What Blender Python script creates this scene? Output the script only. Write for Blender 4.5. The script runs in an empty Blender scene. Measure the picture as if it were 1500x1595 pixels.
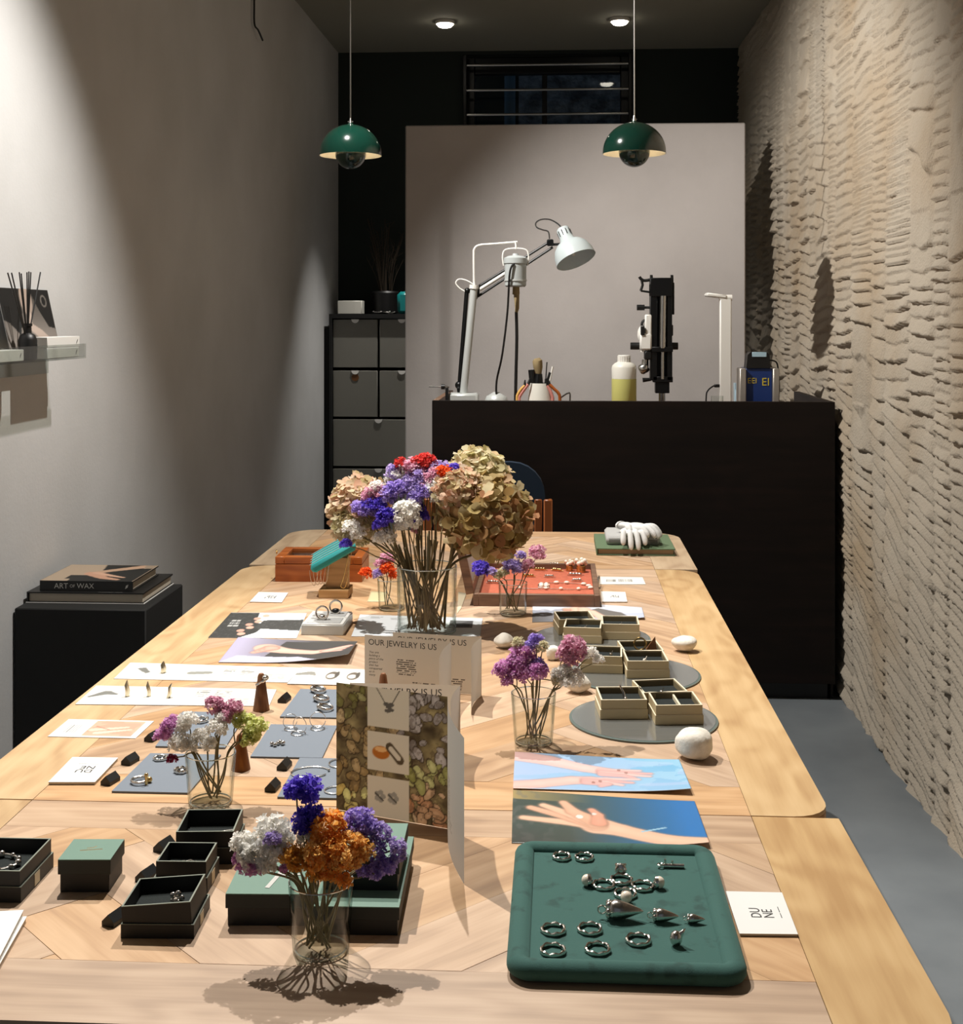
import bpy, bmesh, math, random
import numpy as np
from mathutils import Vector, Matrix, Quaternion

random.seed(11)
S = bpy.context.scene
COL = S.collection
R = math.radians
T = 0.75                      # table top height
CAMZ = 1.38

# ------------------------------------------------------------------ camera
TH = math.atan(118 / 2000)
cam = bpy.data.cameras.new('camera')
cam.sensor_fit = 'HORIZONTAL'
cam.sensor_width = 36
cam.lens = 36 * 2000 / 1500
cam.shift_y = -(797.5 - 498) / 1500
cam.clip_start = 0.05
co = bpy.data.objects.new('camera', cam)
COL.objects.link(co)
co.location = (0, 0, CAMZ)
co.rotation_euler = (R(90), 0, TH)
S.camera = co

# ------------------------------------------------------------------ view, world, lights
S.view_settings.view_transform = 'Standard'
S.view_settings.look = 'None'
S.view_settings.gamma = 1
S.view_settings.use_curve_mapping = False
S.view_settings.exposure = 0.33
w = bpy.data.worlds.new('world')
S.world = w
w.use_nodes = True
w.node_tree.nodes['Background'].inputs[0].default_value = (0.75, 0.85, 1.0, 1)
w.node_tree.nodes['Background'].inputs[1].default_value = 0.09


def spot(name, loc, aim, watts, deg, blend=0.6, col=(1, 0.96, 0.9), rad=0.014):
    l = bpy.data.lights.new(name, 'SPOT')
    l.energy = watts
    l.spot_size = R(deg)
    l.spot_blend = blend
    l.color = col
    l.shadow_soft_size = rad
    o = bpy.data.objects.new(name, l)
    COL.objects.link(o)
    o.location = loc
    o.rotation_euler = (Vector(aim) - Vector(loc)).to_track_quat('-Z', 'Y').to_euler()
    return o


spot('track_spot_table', (-0.87, 2.35, 2.88), (-0.1, 1.75, T), 180, 78, 0.5)
spot('track_spot_front', (-0.27, 2.9, 2.88), (-0.75, 2.3, T), 165, 104, 0.6)
spot('track_spot_far', (-0.86, 4.15, 2.88), (0.72, 4.9, 1.1), 205, 100, 0.65)
spot('downlight_beam', (-0.586, 6.69, 2.88), (-0.62, 6.72, 0), 110, 64, 0.7)
spot('downlight_beam', (0.323, 6.69, 2.88), (0.35, 6.7, 0), 30, 60, 0.7)


# ------------------------------------------------------------------ pixel helpers
sn, cs = math.sin(TH), math.cos(TH)


def ray(px, py):
    a = (px - 750) / 2000
    b = (498 - py) / 2000
    return Vector((-sn + a * cs, cs + a * sn, b))


CP = Vector((0, 0, CAMZ))


def P(px, py, z=T):
    d = ray(px, py)
    return CP + d * ((z - CAMZ) / d.z)


def PY(px, py, Y):
    d = ray(px, py)
    return CP + d * (Y / d.y)


def PX(px, py, X):
    d = ray(px, py)
    return CP + d * (X / d.x)


# ------------------------------------------------------------------ materials
def lin(c):
    out = []
    for x in c[:3]:
        x = x / 255
        out.append(x / 12.92 if x <= 0.04045 else ((x + 0.055) / 1.055) ** 2.4)
    return (*out, 1)


MATS = {}


class NT:
    def __init__(s, m):
        s.t = m.node_tree
        s.n = s.t.nodes
        s.b = s.n['Principled BSDF']

    def new(s, typ, **kw):
        n = s.n.new(typ)
        for k, v in kw.items():
            setattr(n, k, v)
        return n

    def l(s, a, b):
        s.t.links.new(a, b)

    def ramp(s, fac, stops):
        r = s.new('ShaderNodeValToRGB')
        e = r.color_ramp.elements
        while len(e) < len(stops):
            e.new(0.5)
        for i, (p, c) in enumerate(stops):
            e[i].position = p
            e[i].color = lin(c)
        s.l(fac, r.inputs[0])
        return r.outputs[0]

    def noise(s, scale, detail=3, coord=None, rough=0.55, obj=True):
        n = s.new('ShaderNodeTexNoise')
        n.inputs['Scale'].default_value = scale
        n.inputs['Detail'].default_value = detail
        n.inputs['Roughness'].default_value = rough
        if coord is None:
            c = s.new('ShaderNodeTexCoord')
            coord = c.outputs['Object']
        s.l(coord, n.inputs['Vector'])
        return n.outputs['Fac']


def mat(name, col=(200, 200, 200), rough=0.5, metal=0.0, var=None, island=None, bump=None,
        vcol=False, emit=None, spec=0.5, sheen=0.0, alpha=None, coat=0.0, trans=0.0, objrand=None):
    if name in MATS:
        return MATS[name]
    m = bpy.data.materials.new(name)
    m.use_nodes = True
    k = NT(m)
    b = k.b
    b.inputs['Base Color'].default_value = lin(col)
    b.inputs['Roughness'].default_value = rough
    b.inputs['Metallic'].default_value = metal
    b.inputs['Specular IOR Level'].default_value = spec
    if sheen:
        b.inputs['Sheen Weight'].default_value = sheen
        b.inputs['Sheen Tint'].default_value = lin(tuple(min(255, c + 60) for c in col))
    if coat:
        b.inputs['Coat Weight'].default_value = coat
    if trans:
        b.inputs['Transmission Weight'].default_value = trans
    if var:
        c2, sc, lo, hi = var
        k.l(k.ramp(k.noise(sc, 4), [(lo, col), (hi, c2)]), b.inputs['Base Color'])
    if island:
        g = k.new('ShaderNodeNewGeometry')
        n = len(island)
        k.l(k.ramp(g.outputs['Random Per Island'], [(i / max(1, n - 1), c) for i, c in enumerate(island)]), b.inputs['Base Color'])
    if objrand:
        g = k.new('ShaderNodeObjectInfo')
        n = len(objrand)
        k.l(k.ramp(g.outputs['Random'], [(i / max(1, n - 1), c) for i, c in enumerate(objrand)]), b.inputs['Base Color'])
    if vcol:
        a = k.new('ShaderNodeVertexColor', layer_name='col')
        k.l(a.outputs['Color'], b.inputs['Base Color'])
    if bump:
        sc, st, di = bump
        bn = k.new('ShaderNodeBump')
        bn.inputs['Strength'].default_value = st
        bn.inputs['Distance'].default_value = di
        k.l(k.noise(sc, 4), bn.inputs['Height'])
        k.l(bn.outputs[0], b.inputs['Normal'])
    if emit:
        b.inputs['Emission Color'].default_value = lin(emit[0])
        b.inputs['Emission Strength'].default_value = emit[1]
    MATS[name] = m
    return m


def wood(name, cols, grain=(2.0, 38.0), rough=0.45, ring=0.35, axis='X', spec=0.4, vary=1.0):
    """grain runs along local X (or Y, Z) of each object; tint and figure differ per object"""
    m = bpy.data.materials.new(name)
    m.use_nodes = True
    k = NT(m)
    tc = k.new('ShaderNodeTexCoord')
    oi = k.new('ShaderNodeObjectInfo')
    mul = k.new('ShaderNodeMath', operation='MULTIPLY')
    mul.inputs[1].default_value = 37.0
    k.l(oi.outputs['Random'], mul.inputs[0])
    add = k.new('ShaderNodeVectorMath', operation='ADD')
    k.l(tc.outputs['Object'], add.inputs[0])
    cx = k.new('ShaderNodeCombineXYZ')
    for i in range(3):
        k.l(mul.outputs[0], cx.inputs[i])
    k.l(cx.outputs[0], add.inputs[1])
    mp = k.new('ShaderNodeMapping')
    sc = [grain[1]] * 3
    sc['XYZ'.index(axis)] = grain[0]
    mp.inputs['Scale'].default_value = sc
    k.l(add.outputs[0], mp.inputs[0])
    n1 = k.noise(1.0, 5, mp.outputs[0], 0.6)
    mp2 = k.new('ShaderNodeMapping')
    sc2 = [grain[1] * 0.22] * 3
    sc2['XYZ'.index(axis)] = grain[0] * 1.3
    mp2.inputs['Scale'].default_value = sc2
    k.l(add.outputs[0], mp2.inputs[0])
    n2 = k.noise(1.0, 2, mp2.outputs[0])
    wv = k.new('ShaderNodeMath', operation='MULTIPLY')
    wv.inputs[1].default_value = 42.0
    k.l(n2, wv.inputs[0])
    si = k.new('ShaderNodeMath', operation='SINE')
    k.l(wv.outputs[0], si.inputs[0])
    m1 = k.new('ShaderNodeMath', operation='MULTIPLY_ADD')
    m1.inputs[1].default_value = ring * 0.22
    k.l(si.outputs[0], m1.inputs[0])
    k.l(n1, m1.inputs[2])
    base = k.ramp(m1.outputs[0], [(0.25, cols[0]), (0.5, cols[1]), (0.75, cols[2])])
    hsv = k.new('ShaderNodeHueSaturation')
    mr = k.new('ShaderNodeMapRange')
    mr.inputs[3].default_value = 1 - 0.12 * vary
    mr.inputs[4].default_value = 1 + 0.07 * vary
    k.l(oi.outputs['Random'], mr.inputs[0])
    k.l(mr.outputs[0], hsv.inputs['Value'])
    wn = k.new('ShaderNodeTexWhiteNoise', noise_dimensions='1D')
    k.l(oi.outputs['Random'], wn.inputs['W'])
    mr2 = k.new('ShaderNodeMapRange')
    mr2.inputs[3].default_value = 1 - 0.22 * vary
    mr2.inputs[4].default_value = 1 + 0.1 * vary
    k.l(wn.outputs['Value'], mr2.inputs[0])
    k.l(mr2.outputs[0], hsv.inputs['Saturation'])
    k.l(base, hsv.inputs['Color'])
    k.l(hsv.outputs[0], k.b.inputs['Base Color'])
    k.b.inputs['Roughness'].default_value = rough
    k.b.inputs['Specular IOR Level'].default_value = spec
    bn = k.new('ShaderNodeBump')
    bn.inputs['Strength'].default_value = 0.12
    bn.inputs['Distance'].default_value = 0.001
    k.l(n1, bn.inputs['Height'])
    k.l(bn.outputs[0], k.b.inputs['Normal'])
    MATS[name] = m
    return m


def glass(name, tint=(245, 248, 246), edge=(150, 160, 155), refl=0.12):
    m = bpy.data.materials.new(name)
    m.use_nodes = True
    k = NT(m)
    k.n.remove(k.b)
    out = k.n['Material Output']
    lw = k.new('ShaderNodeLayerWeight')
    lw.inputs['Blend'].default_value = 0.5
    tr = k.new('ShaderNodeBsdfTransparent')
    k.l(k.ramp(lw.outputs['Facing'], [(0.55, tint), (0.97, edge)]), tr.inputs[0])
    gl = k.new('ShaderNodeBsdfGlossy')
    gl.inputs['Roughness'].default_value = 0.03
    fr = k.new('ShaderNodeMapRange')
    fr.inputs[1].default_value = 0.45
    fr.inputs[2].default_value = 1.0
    fr.inputs[3].default_value = 0.03
    fr.inputs[4].default_value = 0.35
    k.l(lw.outputs['Facing'], fr.inputs[0])
    mx = k.new('ShaderNodeMixShader')
    k.l(fr.outputs[0], mx.inputs[0])
    k.l(tr.outputs[0], mx.inputs[1])
    k.l(gl.outputs[0], mx.inputs[2])
    k.l(mx.outputs[0], out.inputs[0])
    MATS[name] = m
    return m


def petal(name, cols, trl=0.48):
    m = bpy.data.materials.new(name)
    m.use_nodes = True
    k = NT(m)
    k.n.remove(k.b)
    out = k.n['Material Output']
    g = k.new('ShaderNodeNewGeometry')
    n = len(cols)
    c = k.ramp(g.outputs['Random Per Island'], [(i / max(1, n - 1), x) for i, x in enumerate(cols)])
    d = k.new('ShaderNodeBsdfDiffuse')
    t = k.new('ShaderNodeBsdfTranslucent')
    k.l(c, d.inputs[0])
    k.l(c, t.inputs[0])
    mx = k.new('ShaderNodeMixShader')
    mx.inputs[0].default_value = trl
    k.l(d.outputs[0], mx.inputs[1])
    k.l(t.outputs[0], mx.inputs[2])
    k.l(mx.outputs[0], out.inputs[0])
    MATS[name] = m
    return m


# ------------------------------------------------------------------ mesh builder
class MB:
    def __init__(s):
        s.v = []
        s.f = []

    def add(s, vs, fs, M=None):
        o = len(s.v)
        for p in vs:
            p = Vector(p)
            s.v.append(tuple(M @ p) if M is not None else tuple(p))
        for f in fs:
            s.f.append(tuple(i + o for i in f))
        return s

    def box(s, c, d, M=None, b=0.0):
        hx, hy, hz = d[0] / 2, d[1] / 2, d[2] / 2
        c = Vector(c)
        if b <= 0:
            vs = [c + Vector((x * hx, y * hy, z * hz)) for z in (-1, 1) for y in (-1, 1) for x in (-1, 1)]
            fs = [(0, 2, 3, 1), (4, 5, 7, 6), (0, 1, 5, 4), (2, 6, 7, 3), (0, 4, 6, 2), (1, 3, 7, 5)]
            return s.add(vs, fs, M)
        b = min(b, hx * .99, hy * .99, hz * .99)
        vs = []
        ix = {}
        for x in (-1, 1):
            for y in (-1, 1):
                for z in (-1, 1):
                    for a, (p, q, r) in enumerate(((hx, hy - b, hz - b), (hx - b, hy, hz - b), (hx - b, hy - b, hz))):
                        ix[x, y, z, a] = len(vs)
                        vs.append(c + Vector((x * p, y * q, z * r)))
        fs = []
        cyc = ((-1, -1), (1, -1), (1, 1), (-1, 1))
        for sg in (-1, 1):
            fs.append([ix[sg, p, q, 0] for p, q in cyc])
            fs.append([ix[p, sg, q, 1] for p, q in cyc])
            fs.append([ix[p, q, sg, 2] for p, q in cyc])
        for p in (-1, 1):
            for q in (-1, 1):
                fs.append([ix[p, q, -1, 0], ix[p, q, 1, 0], ix[p, q, 1, 1], ix[p, q, -1, 1]])
                fs.append([ix[p, -1, q, 0], ix[p, 1, q, 0], ix[p, 1, q, 2], ix[p, -1, q, 2]])
                fs.append([ix[-1, p, q, 1], ix[1, p, q, 1], ix[1, p, q, 2], ix[-1, p, q, 2]])
                for r in (-1, 1):
                    fs.append([ix[p, q, r, 0], ix[p, q, r, 1], ix[p, q, r, 2]])
        return s.add(vs, fs, M)

    def lathe(s, prof, n=24, M=None, cap=True):
        vs = []
        for r, z in prof:
            for i in range(n):
                a = 2 * math.pi * i / n
                vs.append((r * math.cos(a), r * math.sin(a), z))
        fs = []
        for j in range(len(prof) - 1):
            for i in range(n):
                k = (i + 1) % n
                fs.append((j * n + i, j * n + k, (j + 1) * n + k, (j + 1) * n + i))
        if cap:
            if prof[0][0] > 1e-6:
                fs.append(tuple(range(n))[::-1])
            if prof[-1][0] > 1e-6:
                fs.append(tuple((len(prof) - 1) * n + i for i in range(n)))
        return s.add(vs, fs, M)

    def tube(s, pts, r, n=8, closed=False, M=None, flat=1.0, cap=True):
        pts = [Vector(p) for p in pts]
        N = len(pts)
        rr = r if isinstance(r, (list, tuple)) else [r] * N
        tg = []
        for i in range(N):
            if closed:
                t = pts[(i + 1) % N] - pts[i - 1]
            else:
                t = pts[min(i + 1, N - 1)] - pts[max(i - 1, 0)]
            tg.append(t.normalized() if t.length > 1e-9 else Vector((0, 0, 1)))
        up = Vector((0, 0, 1))
        if abs(tg[0].dot(up)) > 0.95:
            up = Vector((1, 0, 0))
        nrm = (up - tg[0] * up.dot(tg[0])).normalized()
        vs = []
        for i in range(N):
            if i:
                q = tg[i - 1].rotation_difference(tg[i])
                nrm = (q @ nrm)
                nrm = (nrm - tg[i] * nrm.dot(tg[i])).normalized()
            bi = tg[i].cross(nrm)
            for k in range(n):
                a = 2 * math.pi * k / n
                vs.append(pts[i] + (nrm * math.cos(a) * flat + bi * math.sin(a)) * rr[i])
        fs = []
        for i in range(N if closed else N - 1):
            j = (i + 1) % N
            for k in range(n):
                l = (k + 1) % n
                fs.append((i * n + k, i * n + l, j * n + l, j * n + k))
        if not closed and cap:
            fs.append(tuple(range(n))[::-1])
            fs.append(tuple((N - 1) * n + k for k in range(n)))
        return s.add(vs, fs, M)

    def cyl(s, a, b, r, n=16, r2=None):
        return s.tube([a, b], [r, r if r2 is None else r2], n)

    def ball(s, c, r, nu=16, nv=10, fn=None, M=None):
        if not isinstance(r, (tuple, list)):
            r = (r, r, r)
        vs = []
        for j in range(nv + 1):
            ph = math.pi * j / nv
            for i in range(nu):
                a = 2 * math.pi * i / nu
                p = Vector((math.sin(ph) * math.cos(a), math.sin(ph) * math.sin(a), -math.cos(ph)))
                k = fn(p) if fn else 1
                vs.append((c[0] + p.x * r[0] * k, c[1] + p.y * r[1] * k, c[2] + p.z * r[2] * k))
        fs = []
        for j in range(nv):
            for i in range(nu):
                k = (i + 1) % nu
                fs.append((j * nu + i, j * nu + k, (j + 1) * nu + k, (j + 1) * nu + i))
        return s.add(vs, fs, M)

    def prism(s, poly, z0, z1, M=None):
        n = len(poly)
        vs = [(x, y, z0) for x, y in poly] + [(x, y, z1) for x, y in poly]
        fs = [tuple(range(n))[::-1], tuple(range(n, 2 * n))]
        for i in range(n):
            k = (i + 1) % n
            fs.append((i, k, n + k, n + i))
        return s.add(vs, fs, M)

    def mesh(s, name, recalc=True, smooth=None):
        me = bpy.data.meshes.new(name)
        me.from_pydata(s.v, [], s.f)
        if recalc:
            bm = bmesh.new()
            bm.from_mesh(me)
            bmesh.ops.remove_doubles(bm, verts=bm.verts, dist=1e-6)
            bmesh.ops.recalc_face_normals(bm, faces=bm.faces)
            bm.to_mesh(me)
            bm.free()
        if smooth is not None:
            me.polygons.foreach_set('use_smooth', [True] * len(me.polygons))
            if smooth < 180:
                me.set_sharp_from_angle(angle=R(smooth))
        return me


def ob(name, geo, m, parent=None, loc=None, rz=0, smooth=40, recalc=True):
    me = geo.mesh(name, recalc, smooth) if isinstance(geo, MB) else geo
    if m is not None and not me.materials:
        me.materials.append(m)
    o = bpy.data.objects.new(name, me)
    COL.objects.link(o)
    if loc is not None:
        o.location = loc
    if rz:
        o.rotation_euler.z = rz
    if parent:
        o.parent = parent
    return o


def tag(o, label, cat=None, group=None, kind=None):
    if label:
        o['label'] = label
    if cat:
        o['category'] = cat
    if group:
        o['group'] = group
    if kind:
        o['kind'] = kind
    return o


def thing(name, loc, label, cat, group=None, rz=0):
    o = bpy.data.objects.new(name, None)
    o.empty_display_size = 0.02
    COL.objects.link(o)
    o.location = loc
    o.rotation_euler.z = rz
    return tag(o, label, cat, group)


def struct(o):
    o['kind'] = 'structure'
    return o


def arc(c, r, a0, a1, n):
    return [(c[0] + r * math.cos(R(a0 + (a1 - a0) * i / n)), c[1] + r * math.sin(R(a0 + (a1 - a0) * i / n))) for i in range(n + 1)]


def rrect(x0, x1, y0, y1, r, n=6):
    """rounded rectangle, ccw; r = radius or (bl, br, tr, tl)"""
    if not isinstance(r, (tuple, list)):
        r = (r,) * 4
    out = []
    for (cx, cy, a, q) in ((x0 + r[0], y0 + r[0], 180, r[0]), (x1 - r[1], y0 + r[1], 270, r[1]), (x1 - r[2], y1 - r[2], 0, r[2]), (x0 + r[3], y1 - r[3], 90, r[3])):
        out += arc((cx, cy), q, a, a + 90, n) if q > 0 else [(cx, cy)]
    return out


def clip(poly, a, b, c):
    """keep a*x+b*y<=c"""
    out = []
    n = len(poly)
    for i in range(n):
        p, q = poly[i], poly[(i + 1) % n]
        dp = a * p[0] + b * p[1] - c
        dq = a * q[0] + b * q[1] - c
        if dp <= 0:
            out.append(p)
        if dp * dq < 0:
            t = dp / (dp - dq)
            out.append((p[0] + (q[0] - p[0]) * t, p[1] + (q[1] - p[1]) * t))
    return out


def area(p):
    return 0.5 * sum(p[i][0] * p[(i + 1) % len(p)][1] - p[(i + 1) % len(p)][0] * p[i][1] for i in range(len(p)))


def smooth_path(pts, n=8):
    pts = [Vector(p) for p in pts]
    out = []
    for i in range(len(pts) - 1):
        p0 = pts[max(i - 1, 0)]
        p1, p2 = pts[i], pts[i + 1]
        p3 = pts[min(i + 2, len(pts) - 1)]
        for k in range(n):
            t = k / n
            out.append(0.5 * ((2 * p1) + (p2 - p0) * t + (2 * p0 - 5 * p1 + 4 * p2 - p3) * t * t + (3 * p1 - p0 - 3 * p2 + p3) * t ** 3))
    out.append(pts[-1])
    return out


# ------------------------------------------------------------------ numpy noise and print painting
_tab = np.random.default_rng(3).random((64, 64))


def vn(x, y, seed=0):
    x = np.asarray(x, float) + seed * 7.31
    y = np.asarray(y, float) + seed * 3.17
    xi = np.floor(x).astype(int)
    yi = np.floor(y).astype(int)
    fx = x - xi
    fy = y - yi
    fx = fx * fx * (3 - 2 * fx)
    fy = fy * fy * (3 - 2 * fy)
    t = _tab
    a = t[xi % 64, yi % 64]
    b = t[(xi + 1) % 64, yi % 64]
    c = t[xi % 64, (yi + 1) % 64]
    d = t[(xi + 1) % 64, (yi + 1) % 64]
    return (a * (1 - fx) + b * fx) * (1 - fy) + (c * (1 - fx) + d * fx) * fy


def fbm(x, y, seed=0, o=4):
    s = 0
    a = 0.5
    for i in range(o):
        s = s + a * vn(x * 2 ** i, y * 2 ** i, seed + i)
        a *= 0.5
    return s


class Paint:
    """flat print on a sheet: colours on a grid, u right, v up, x scaled by the sheet's aspect"""

    def __init__(s, U, V, asp, base=(240, 238, 232)):
        s.U, s.V, s.asp = U, V, asp
        s.c = np.ones(U.shape + (3,)) * (np.array(base) / 255)

    def mix(s, m, col):
        m = np.clip(m, 0, 1)[..., None]
        s.c = s.c * (1 - m) + np.array(col) / 255 * m

    def rect(s, u0, u1, v0, v1, col):
        s.mix(((s.U >= u0) & (s.U <= u1) & (s.V >= v0) & (s.V <= v1)).astype(float), col)

    def poly(s, pts, col, a=1.0):
        U, V = s.U, s.V
        ins = np.zeros(U.shape, bool)
        n = len(pts)
        for i in range(n):
            x0, y0 = pts[i]
            x1, y1 = pts[(i + 1) % n]
            if y0 == y1:
                continue
            c = ((y0 > V) != (y1 > V)) & (U < (x1 - x0) * (V - y0) / (y1 - y0) + x0)
            ins ^= c
        s.mix(ins * a, col)

    def cap(s, pts, r, col, soft=0.004, a=1.0):
        rr = r if isinstance(r, (list, tuple)) else [r] * len(pts)
        X, Y = s.U * s.asp, s.V
        for i in range(len(pts) - 1):
            x0, y0 = pts[i][0] * s.asp, pts[i][1]
            x1, y1 = pts[i + 1][0] * s.asp, pts[i + 1][1]
            dx, dy = x1 - x0, y1 - y0
            t = np.clip(((X - x0) * dx + (Y - y0) * dy) / (dx * dx + dy * dy + 1e-12), 0, 1)
            d = np.hypot(X - x0 - t * dx, Y - y0 - t * dy)
            q = rr[i] + (rr[i + 1] - rr[i]) * t
            s.mix(np.clip((q - d) / soft + 0.5, 0, 1) * a, col)

    def limb(s, pts, r, col):
        rr = r if isinstance(r, (list, tuple)) else [r] * len(pts)
        s.cap(pts, [q + 0.016 for q in rr], tuple(int(c * 0.74) for c in col), 0.03, 0.5)
        s.cap(pts, rr, col, 0.02)
        s.cap([(u, v + 0.012) for u, v in pts], [q * 0.45 for q in rr], tuple(min(255, c + 14) for c in col), 0.06, 0.7)

    def ell(s, u, v, ru, rv, col, a=1.0, soft=0.15):
        d = np.hypot((s.U - u) / ru, (s.V - v) / rv)
        s.mix(np.clip((1 - d) / soft, 0, 1) * a, col)

    def grad(s, f, c0, c1):
        f = np.clip(f, 0, 1)[..., None]
        s.c = np.array(c0) / 255 * (1 - f) + np.array(c1) / 255 * f

    def lines(s, u0, u1, vtop, n, pitch, th, col=(90, 85, 78), seed=0, a=0.8):
        for i in range(n):
            v = vtop - i * pitch
            e = u1 - (u1 - u0) * 0.25 * float(vn(i * 1.7, 3.3, seed))
            m = (s.U >= u0) & (s.U <= e) & (abs(s.V - v) < th / 2)
            g = vn(s.U * 90, np.full_like(s.U, i * 3.1), seed) > 0.3
            s.mix((m & g) * a, col)

    def vlines(s, v0, v1, u0, n, pitch, th, col=(120, 115, 108), seed=0, a=0.8):
        for i in range(n):
            u = u0 + i * pitch
            m = (s.V >= v0) & (s.V <= v1) & (abs(s.U - u) < th / 2)
            s.mix(m * a, col)


def thin_paper(name):
    m = bpy.data.materials.new(name)
    m.use_nodes = True
    k = NT(m)
    k.n.remove(k.b)
    a = k.new('ShaderNodeVertexColor', layer_name='col')
    d = k.new('ShaderNodeBsdfDiffuse')
    t = k.new('ShaderNodeBsdfTranslucent')
    k.l(a.outputs['Color'], d.inputs[0])
    k.l(a.outputs['Color'], t.inputs[0])
    mx = k.new('ShaderNodeMixShader')
    mx.inputs[0].default_value = 0.4
    k.l(d.outputs[0], mx.inputs[1])
    k.l(t.outputs[0], mx.inputs[2])
    k.l(mx.outputs[0], k.n['Material Output'].inputs[0])
    MATS[name] = m


thin_paper('thin_print')


def sheet(name, TL, TR, BR, BL, paint, nu=60, nv=40, curl=None, parent=None, m=None, thick=0.0006, up=True, loc=None):
    """thin printed sheet spanning four corners; curl(u, v) lifts it"""
    TL, TR, BR, BL = (Vector(p) for p in (TL, TR, BR, BL))
    org = Vector(loc) if loc is not None else (BL + BR) / 2
    u = np.linspace(0, 1, nu + 1)
    v = np.linspace(0, 1, nv + 1)
    U, V = np.meshgrid(u, v)
    g = lambda p: np.array(p - org)
    Pn = ((1 - U) * (1 - V))[..., None] * g(BL) + (U * (1 - V))[..., None] * g(BR) + (U * V)[..., None] * g(TR) + ((1 - U) * V)[..., None] * g(TL)
    nrm = np.array(((BR - BL).cross(TL - BL)).normalized())
    if curl is not None:
        Pn = Pn + curl(U, V)[..., None] * nrm
    asp = ((BR - BL).length + (TR - TL).length) / ((TL - BL).length + (TR - BR).length)
    pt = Paint(U, V, asp)
    if paint:
        paint(pt)
    c = np.clip(pt.c * 0.94, 0, 1)
    c = np.where(c <= 0.04045, c / 12.92, ((c + 0.055) / 1.055) ** 2.4)
    W = nu + 1
    idx = np.arange((nu + 1) * (nv + 1)).reshape(nv + 1, nu + 1)
    top = np.stack([idx[:-1, :-1], idx[:-1, 1:], idx[1:, 1:], idx[1:, :-1]], -1).reshape(-1, 4)
    vs = Pn.reshape(-1, 3)
    back = vs - nrm * thick
    N = len(vs)
    rim = np.concatenate([idx[0, :], idx[1:, -1], idx[-1, -2::-1], idx[-2:0:-1, 0]])
    side = np.stack([rim, rim + N, np.roll(rim, -1) + N, np.roll(rim, -1)], -1)
    faces = np.concatenate([top, top[:, ::-1] + N, side]) if thick else top
    me = bpy.data.meshes.new(name)
    me.from_pydata(np.concatenate([vs, back]).tolist() if thick else vs.tolist(), [], faces.tolist())
    ca = me.color_attributes.new('col', 'FLOAT_COLOR', 'POINT')
    cc = np.ones((2 * N, 4))
    cc[:N, :3] = c.reshape(-1, 3)
    cc[N:, :3] = 0.7
    ca.data.foreach_set('color', cc.ravel() if thick else cc[:N].ravel())
    me.polygons.foreach_set('use_smooth', [True] * len(top) + [False] * (len(faces) - len(top)))
    me.materials.append(m or MATS['print'])
    o = bpy.data.objects.new(name, me)
    COL.objects.link(o)
    o.location = org
    if parent:
        o.parent = parent
        o.location = org - parent.location
    return o


def text(body, width, m, parent, loc, xdir, ydir, name='lettering', shear=0.0, ext=0.00012, space=1.0, line=1.0, anchor='L'):
    cu = bpy.data.curves.new('t', 'FONT')
    cu.body = body
    cu.size = 1
    cu.shear = shear
    cu.space_character = space
    cu.space_line = line
    cu.resolution_u = 3
    to = bpy.data.objects.new('t', cu)
    COL.objects.link(to)
    bpy.context.view_layer.update()
    dg = bpy.context.evaluated_depsgraph_get()
    me = bpy.data.meshes.new_from_object(to.evaluated_get(dg))
    bpy.data.objects.remove(to)
    n = len(me.vertices)
    a = np.zeros(n * 3)
    me.vertices.foreach_get('co', a)
    a = a.reshape(-1, 3)
    mn, mx = a.min(0), a.max(0)
    k = width / (mx[0] - mn[0])
    x = (a[:, 0] - mn[0]) * k
    y = (a[:, 1] - mx[1]) * k
    if anchor == 'C':
        x -= width / 2
        y += (mx[1] - mn[1]) * k / 2
    X = np.array(Vector(xdir).normalized())
    Y = np.array(Vector(ydir).normalized())
    Z = np.cross(X, Y)
    p = x[:, None] * X + y[:, None] * Y + Z * ext
    me.vertices.foreach_set('co', p.ravel())
    me.update()
    me.name = name
    me.materials.clear()
    me.materials.append(m)
    o = bpy.data.objects.new(name, me)
    COL.objects.link(o)
    o.parent = parent
    o.location = loc
    return o


# ------------------------------------------------------------------ material library
mat('print', rough=0.55, vcol=True, spec=0.35)
mat('gloss_print', rough=0.3, vcol=True)
mat('plaster', (196, 196, 196), 0.85, var=((186, 186, 185), 2.5, 0.35, 0.7), bump=(90, 0.12, 0.004))
mat('partition_plaster', (190, 184, 181), 0.85, var=((181, 175, 172), 3, 0.35, 0.7), bump=(60, 0.25, 0.004))
mat('ceiling_paint', (150, 148, 136), 0.9, bump=(40, 0.1, 0.003))
mat('dark_green_paint', (30, 38, 35), 0.85, bump=(60, 0.1, 0.003))
mat('clay', (174, 163, 147), 0.95, var=((162, 143, 118), 1.6, 0.45, 0.72), bump=(130, 0.8, 0.006))
mat('concrete', (128, 134, 138), 0.42, var=((108, 114, 119), 3.0, 0.3, 0.75), bump=(50, 0.08, 0.002))
wood('plank_wood', [(164, 130, 98), (189, 153, 117), (205, 171, 135)], (2.2, 46))
wood('border_wood', [(172, 138, 98), (190, 158, 116), (202, 172, 130)], (2.2, 34), ring=0.5, axis='Y')
wood('table_core', [(150, 108, 68), (168, 124, 80), (182, 140, 94)], (2, 40))
wood('dark_veneer', [(16, 9, 6), (22, 13, 9), (30, 18, 13)], (1.2, 30), rough=0.5, spec=0.25)
wood('orange_wood', [(140, 70, 25), (165, 88, 36), (184, 106, 50)], (3, 60), rough=0.35, vary=0.1)
wood('walnut', [(92, 60, 36), (118, 80, 50), (140, 100, 66)], (4, 80), rough=0.5)
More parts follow.
